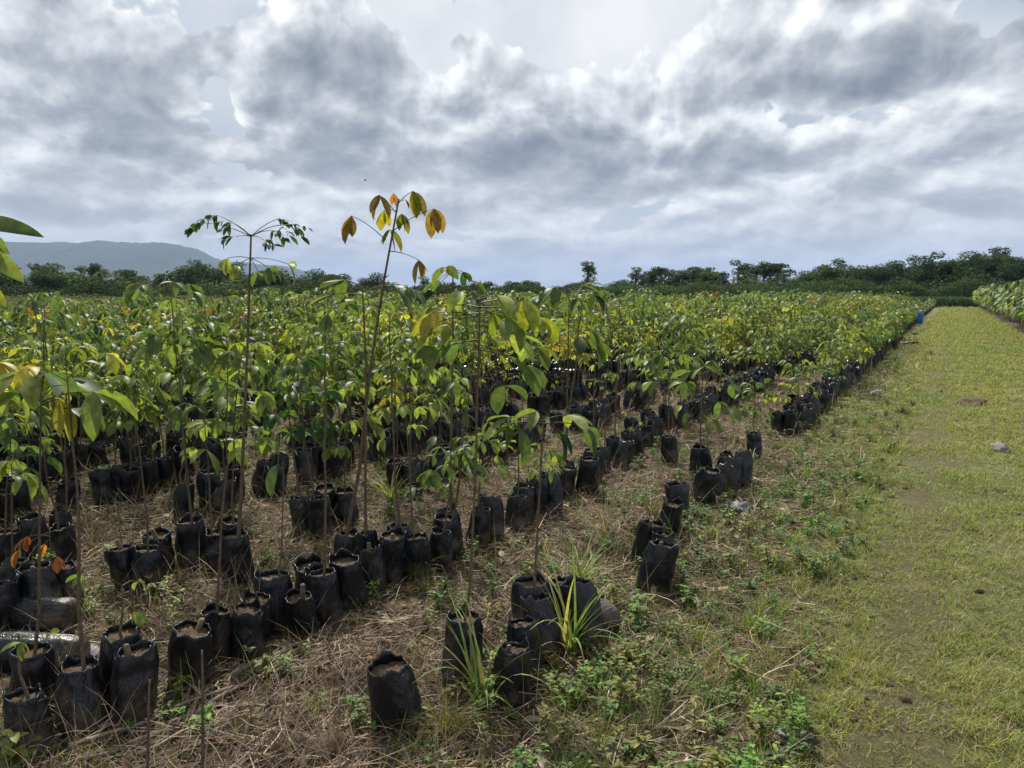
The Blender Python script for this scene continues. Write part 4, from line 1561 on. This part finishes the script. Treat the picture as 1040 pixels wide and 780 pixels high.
def tree_meshes(kind, seed):
    q = np.random.default_rng(seed)
    tr, cr = Mesh(), Mesh()
    bk = (.12, .10, .08)
    if kind == 'umbrella':       # tall open tree with flat tiers
        H = 8
        add_tubes(tr, np.array([[0, 0, 0], [.1, 0, 3], [.0, .1, 5.5], [.1, 0, 7]]), [.22, .17, .12, .06], bk, 7)
        n = 13
        a = q.uniform(0, 6.28, n)
        rad = q.uniform(.3, 3.3, n)
        cs = np.stack([np.cos(a) * rad, np.sin(a) * rad, 7.4 - rad ** 1.5 * .28 + q.normal(0, .35, n)], 1)
        rs = q.uniform(.55, 1.0, n)
        for c in cs:
            add_tubes(tr, np.array([[0, 0, q.uniform(4, 6)], [c[0] * .5, c[1] * .5, c[2] * .8 + .6], c]), [.08, .05, .02], bk, 5)
        crown_quads(cr, cs, rs, 260, .30, q, TC, .5)
    elif kind == 'round':
        H = 7
        add_tubes(tr, np.array([[0, 0, 0], [.05, 0, 2], [.0, .1, 4], [.1, 0, 6]]), [.25, .18, .12, .05], bk, 7)
        n = 26
        d = q.normal(0, 1, (n, 3))
        d /= np.linalg.norm(d, axis=1, keepdims=True)
        cs = np.array([0, 0, 4.4]) + d * q.uniform(.4, 1, (n, 1)) * [2.1, 2.1, 2.3]
        rs = q.uniform(.5, 1.0, n)
        for c in cs[::2]:
            add_tubes(tr, np.array([[0, 0, q.uniform(1.5, 4)], [c[0] * .6, c[1] * .6, c[2] * .8], c]), [.07, .05, .02], bk, 5)
        crown_quads(cr, cs, rs, 230, .27, q, TC, .8)
    elif kind == 'ragged':       # slim tree with separate tufts
        H = 8
        add_tubes(tr, np.array([[0, 0, 0], [.1, 0, 2.5], [-.1, .1, 5], [.1, 0, 7.4]]), [.18, .13, .1, .03], bk, 7)
        n = 15
        cs = []
        for i in range(n):
            z = q.uniform(2.6, 7.8)
            w = 1.9 * (1 - (z - 2.6) / 8.5)
            a = q.uniform(0, 6.28)
            cs.append([math.cos(a) * w * q.uniform(.2, 1), math.sin(a) * w * q.uniform(.2, 1), z])
        cs = np.array(cs)
        rs = q.uniform(.35, .8, n)
        for c in cs:
            add_tubes(tr, np.array([[0, 0, max(1, c[2] - 1.2)], [c[0] * .5, c[1] * .5, c[2] - .3], c]), [.05, .035, .015], bk, 4)
        crown_quads(cr, cs, rs, 300, .28, q, TC, .75)
    else:                        # low and bushy
        add_tubes(tr, np.array([[0, 0, 0], [.05, 0, 1.2], [.1, 0, 2.6]]), [.12, .09, .04], bk, 6)
        n = 16
        cs = np.stack([q.uniform(-2, 2, n), q.uniform(-2, 2, n), q.uniform(.8, 3.0, n)], 1)
        cs[:, 2] -= .25 * np.hypot(cs[:, 0], cs[:, 1])
        rs = q.uniform(.6, 1.1, n)
        crown_quads(cr, cs, rs, 190, .30, q, [(.045, .07, .022), (.06, .085, .03), (.035, .055, .02)], .8)
    return mesh_of(tr, 'trunk', M_BARK), mesh_of(cr, 'crown', M_TREE)


TV = {k: [tree_meshes(k, 10 * i + len(k)) for i in range(3)] for k in ('umbrella', 'round', 'ragged', 'bushy')}
HT = {'umbrella': 8.2, 'round': 7.4, 'ragged': 8.4, 'bushy': 3.6}
TW = {'umbrella': 'flat-topped open tree', 'round': 'dense round-crowned tree', 'ragged': 'slim ragged tree', 'bushy': 'low bushy tree'}


def tree(px, ytop, dep, kind, i, label, group, tall=1.0):
    p = P3(px, 300, dep)
    x, y = p[0], p[1]
    h = height_at(x, y, ytop)
    s = h / HT[kind]
    root = empty('tree', (x, y, -.05), i * 1.7)
    t_, c_ = TV[kind][i % 3]
    a, b = child('trunk', t_, root), child('crown', c_, root)
    w = s / tall
    root.scale = (w * 1.55, w * 1.55, s)
    tag(root, label, 'tree', group)


rt = random.Random(9)
G1 = 'trees of the far tree line'
TL = []  # (px, top py, depth, kind, label)
special = [(597, 264, 118, 'ragged', 'lone ragged tree standing clear of the dip in the tree line'), (538, 281, 130, 'round', 'dark round tree above the dense two-storeyed sapling'),
           (672, 270, 112, 'umbrella', 'wide flat-topped tree that starts the tree line beside the dip'), (712, 270, 112, 'umbrella', 'broad tiered tree next to the wide flat-topped one'),
           (640, 290, 110, 'bushy', 'lowest bushy tree at the dip in the tree line'), (760, 276, 115, 'ragged', 'slim tree just past the broad tiered trees'),
           (1003, 257, 112, 'umbrella', 'tallest tree of the line, dark flat crown above the path end'), (970, 262, 112, 'round', 'tall dense tree beside the tallest flat crown above the path end'),
           (886, 264, 110, 'round', 'high billowing tree halfway between the dip and the path end'), (910, 266, 112, 'ragged', 'feathery tree beside the high billowing one'),
           (848, 272, 112, 'ragged', 'feathery tree before the high billowing one'), (932, 268, 108, 'round', 'thick tree directly above the blue drum'), (1034, 262, 108, 'round', 'thick tree at the far end of the line beyond the path'),
           (205, 266, 120, 'umbrella', 'dark flat-crowned tree standing before the foot of the mountain slope'), (225, 272, 125, 'round', 'dark round tree joined to the flat-crowned one before the mountain'),
           (130, 273, 110, 'umbrella', 'broad green tree before the middle of the mountain'), (102, 268, 120, 'ragged', 'thin dark treetop poking up against the mountain'),
           (40, 268, 95, 'ragged', 'shaggy tree nearest the poking-in leaves'), (20, 282, 90, 'round', 'round tree low beside the poking-in leaves'), (60, 278, 92, 'round', 'bushy tree beside the shaggy one under the mountain')]
for (px, yt, dp, kd, lb) in special:
    TL.append((px, yt, dp, kd, lb, 1.0))
px = 628
n_ = 0
while px < 1075:
    yt = np.interp(px, [620, 660, 760, 800, 860, 900, 950, 1000, 1060], [284, 270, 267, 270, 262, 260, 259, 256, 254]) + rt.uniform(-7, 9)
    kd = rt.choice(['round', 'ragged', 'round', 'ragged', 'ragged', 'umbrella', 'bushy'])
    n_ += 1
    TL.append((px, yt + (6 if kd == 'bushy' else 0), rt.uniform(104, 125), kd, f"{TW[kd]}, {ordinal(n_)} along the far tree line from its dip towards the path", 1.0))
    px += rt.uniform(6, 11)
px = -15
n_ = 0
while px < 560:
    yt = np.interp(px, [0, 100, 150, 200, 260, 350, 450, 560], [268, 272, 281, 266, 268, 279, 285, 287]) + rt.uniform(-6, 8)
    kd = rt.choice(['round', 'round', 'ragged', 'bushy'])
    n_ += 1
    TL.append((px, yt, rt.uniform(100, 125) if px > 150 else rt.uniform(85, 105), kd, f"dark {TW[kd]}, {ordinal(n_)} along the wood below the mountain counting towards the dip", 1.0))
    px += rt.uniform(8, 14)
for i, (px, yt, dp, kd, lb, tl) in enumerate(TL):
    tree(px, yt, dp, kd, i, lb, G1, tl)

# undergrowth below the tree line, scrub beyond the field, young crop at the end of the path
def mass(name, n, area, hfun, size, col, label, cat, seed):
    q = np.random.default_rng(seed)
    m = Mesh()
    x, y = area(q, n)
    h = np.array([hfun(a, b) for a, b in zip(x, y)])
    z = h * q.random(n) ** .6
    cc = np.array(col)[q.integers(0, len(col), n)] * q.uniform(.7, 1.3, (n, 1))
    V, F, CC = blades(np.stack([x, y, z], 1), q.uniform(0, 6.28, n), q.normal(.2, .7, n), .6, size * q.uniform(.6, 1.4, n), size * q.uniform(.3, .6, n), 2, q.normal(0, .6, n), 0, 'leaf', cc)
    m.add(V, F, CC)
    tag(m.build(name, M_TREE), label, cat, None, 'stuff')


def from_view(d0, d1, p0, p1):
    def f(q, n):
        d = q.uniform(d0, d1, n)
        lat = (q.uniform(p0, p1, n) - 520) / FPX * d
        return FWD.x * d + RIGHT.x * lat, FWD.y * d + RIGHT.y * lat
    return f


mass('undergrowth', 150000, from_view(98, 112, 560, 1200), lambda a, b: 1.9 + .9 * min(1, max(0, (a + 60) / 60)) + 1.3 * mnoise.noise(Vector((a * .25, b * .25, 1))), .30, TC, 'dark undergrowth closing the foot of the far tree line', 'undergrowth', 1)
mass('woodland_understorey', 100000, from_view(80, 100, -120, 600), lambda a, b: 2.1 + 1.2 * mnoise.noise(Vector((a * .2, b * .2, 5))), .30, TC, 'dark understorey of the wood below the mountain', 'undergrowth', 2)
mass('scrub', 190000, lambda q, n: (-19 - 50 * q.random(n) ** 1.3, q.uniform(2, 75, n)), lambda a, b: .85 + .35 * (mnoise.noise(Vector((a * .22, b * .22, 3))) + .35 * mnoise.noise(Vector((a * .8, b * .8, 3)))) + max(0, (-a - 30) * .012), .17,
     [(.09, .10, .045), (.12, .13, .06), (.07, .085, .04), (.15, .15, .075)], 'grey-green scrub growing beyond the saplings below the wood', 'scrub', 3)
mass('young_crop', 9000, lambda q, n: (q.uniform(-4, 9, n), q.uniform(96, 101, n)), lambda a, b: 1.0, .3, [(.07, .12, .05), (.09, .14, .06)], 'pale green young crop closing the end of the grass path', 'crop', 4)

# ------------------------------------------------------------------ mountain
def ridge(name, prof, dep, thick, label, seed):
    """a hill range: crest given by image rows over a real distance, falling away to front and back"""
    m = Mesh()
    pxs = np.linspace(prof[0][0], prof[-1][0], 300)
    ys = np.interp(pxs, [a for a, b in prof], [b for a, b in prof])
    nn = 14
    vs = []
    for i, (a, b) in enumerate(zip(pxs, ys)):
        d = ray(a, b)
        t = dep / d.dot(FWD)
        H = max(0, EYE + d.z * t)
        bx, by = d.x * t, d.y * t
        for j in range(nn):
            s = -1 + 2 * j / (nn - 1)
            w = max(0, 1 - abs(s)) ** 1.15
            nzv = mnoise.noise(Vector((a * .02, s * 3, seed))) * .22 + mnoise.noise(Vector((a * .07, s * 7, seed))) * .08
            h = H * w * (1 + nzv * (1 - w) * 2) + H * (.05 * mnoise.noise(Vector((a * .05, 0, seed))) + .025 * mnoise.noise(Vector((a * .3, s, seed)))) * w
            vs.append((bx + FWD.x * s * thick, by + FWD.y * s * thick, max(h, 0) - 2 * (1 if abs(s) == 1 else 0)))
    vs = np.array(vs)
    fs = [(i * nn + j, (i + 1) * nn + j, (i + 1) * nn + j + 1, i * nn + j + 1) for i in range(len(pxs) - 1) for j in range(nn - 1)]
    m.add(vs, np.array(fs), (.03, .05, .02))
    o = m.build(name, M_MOUNT)
    tag(o, label, None, None, 'structure')


M_MOUNT = rough_material('mountain_forest', [(.3, (.018, .032, .016)), (.5, (.03, .048, .022)), (.7, (.045, .062, .03))], .01, 1.0, .8, 20)
ridge('mountain', [(-700, 300), (-420, 268), (-200, 246), (-60, 241), (40, 243), (110, 242), (165, 243), (190, 247), (207, 256), (228, 266), (262, 282), (310, 299)], 4200, 1500, 'hazy blue forested mountain behind the wood', 3)
ridge('hill', [(120, 299), (180, 272), (240, 264), (275, 266), (305, 272), (330, 279), (365, 288), (420, 299)], 4700, 1200, 'lower hazy blue ridge running down from the mountain', 8)

# ------------------------------------------------------------------ air
hz = bpy.data.meshes.new('haze')
x0, x1, y0, y1, z0, z1 = -9000, 9000, -8500, 9500, -14, 360
hz.from_pydata([(x, y, z) for z in (z0, z1) for y in (y0, y1) for x in (x0, x1)], [], [(0, 2, 3, 1), (4, 5, 7, 6), (0, 1, 5, 4), (2, 6, 7, 3), (0, 4, 6, 2), (1, 3, 7, 5)])
ho = bpy.data.objects.new('haze', hz)
C.objects.link(ho)
mh = bpy.data.materials.new('haze')
mh.use_nodes = True
T = NT(mh.node_tree)
pv = T.n('ShaderNodeVolumePrincipled')
pv.inputs['Color'].default_value = (.44, .60, .92, 1)
pv.inputs['Density'].default_value = HAZE
pv.inputs['Anisotropy'].default_value = 0.0
T.t.links.new(pv.outputs[0], T.n('ShaderNodeOutputMaterial').inputs['Volume'])
hz.materials.append(mh)
tag(ho, 'thin bluish haze that pales the far mountain', 'haze', None, 'stuff')
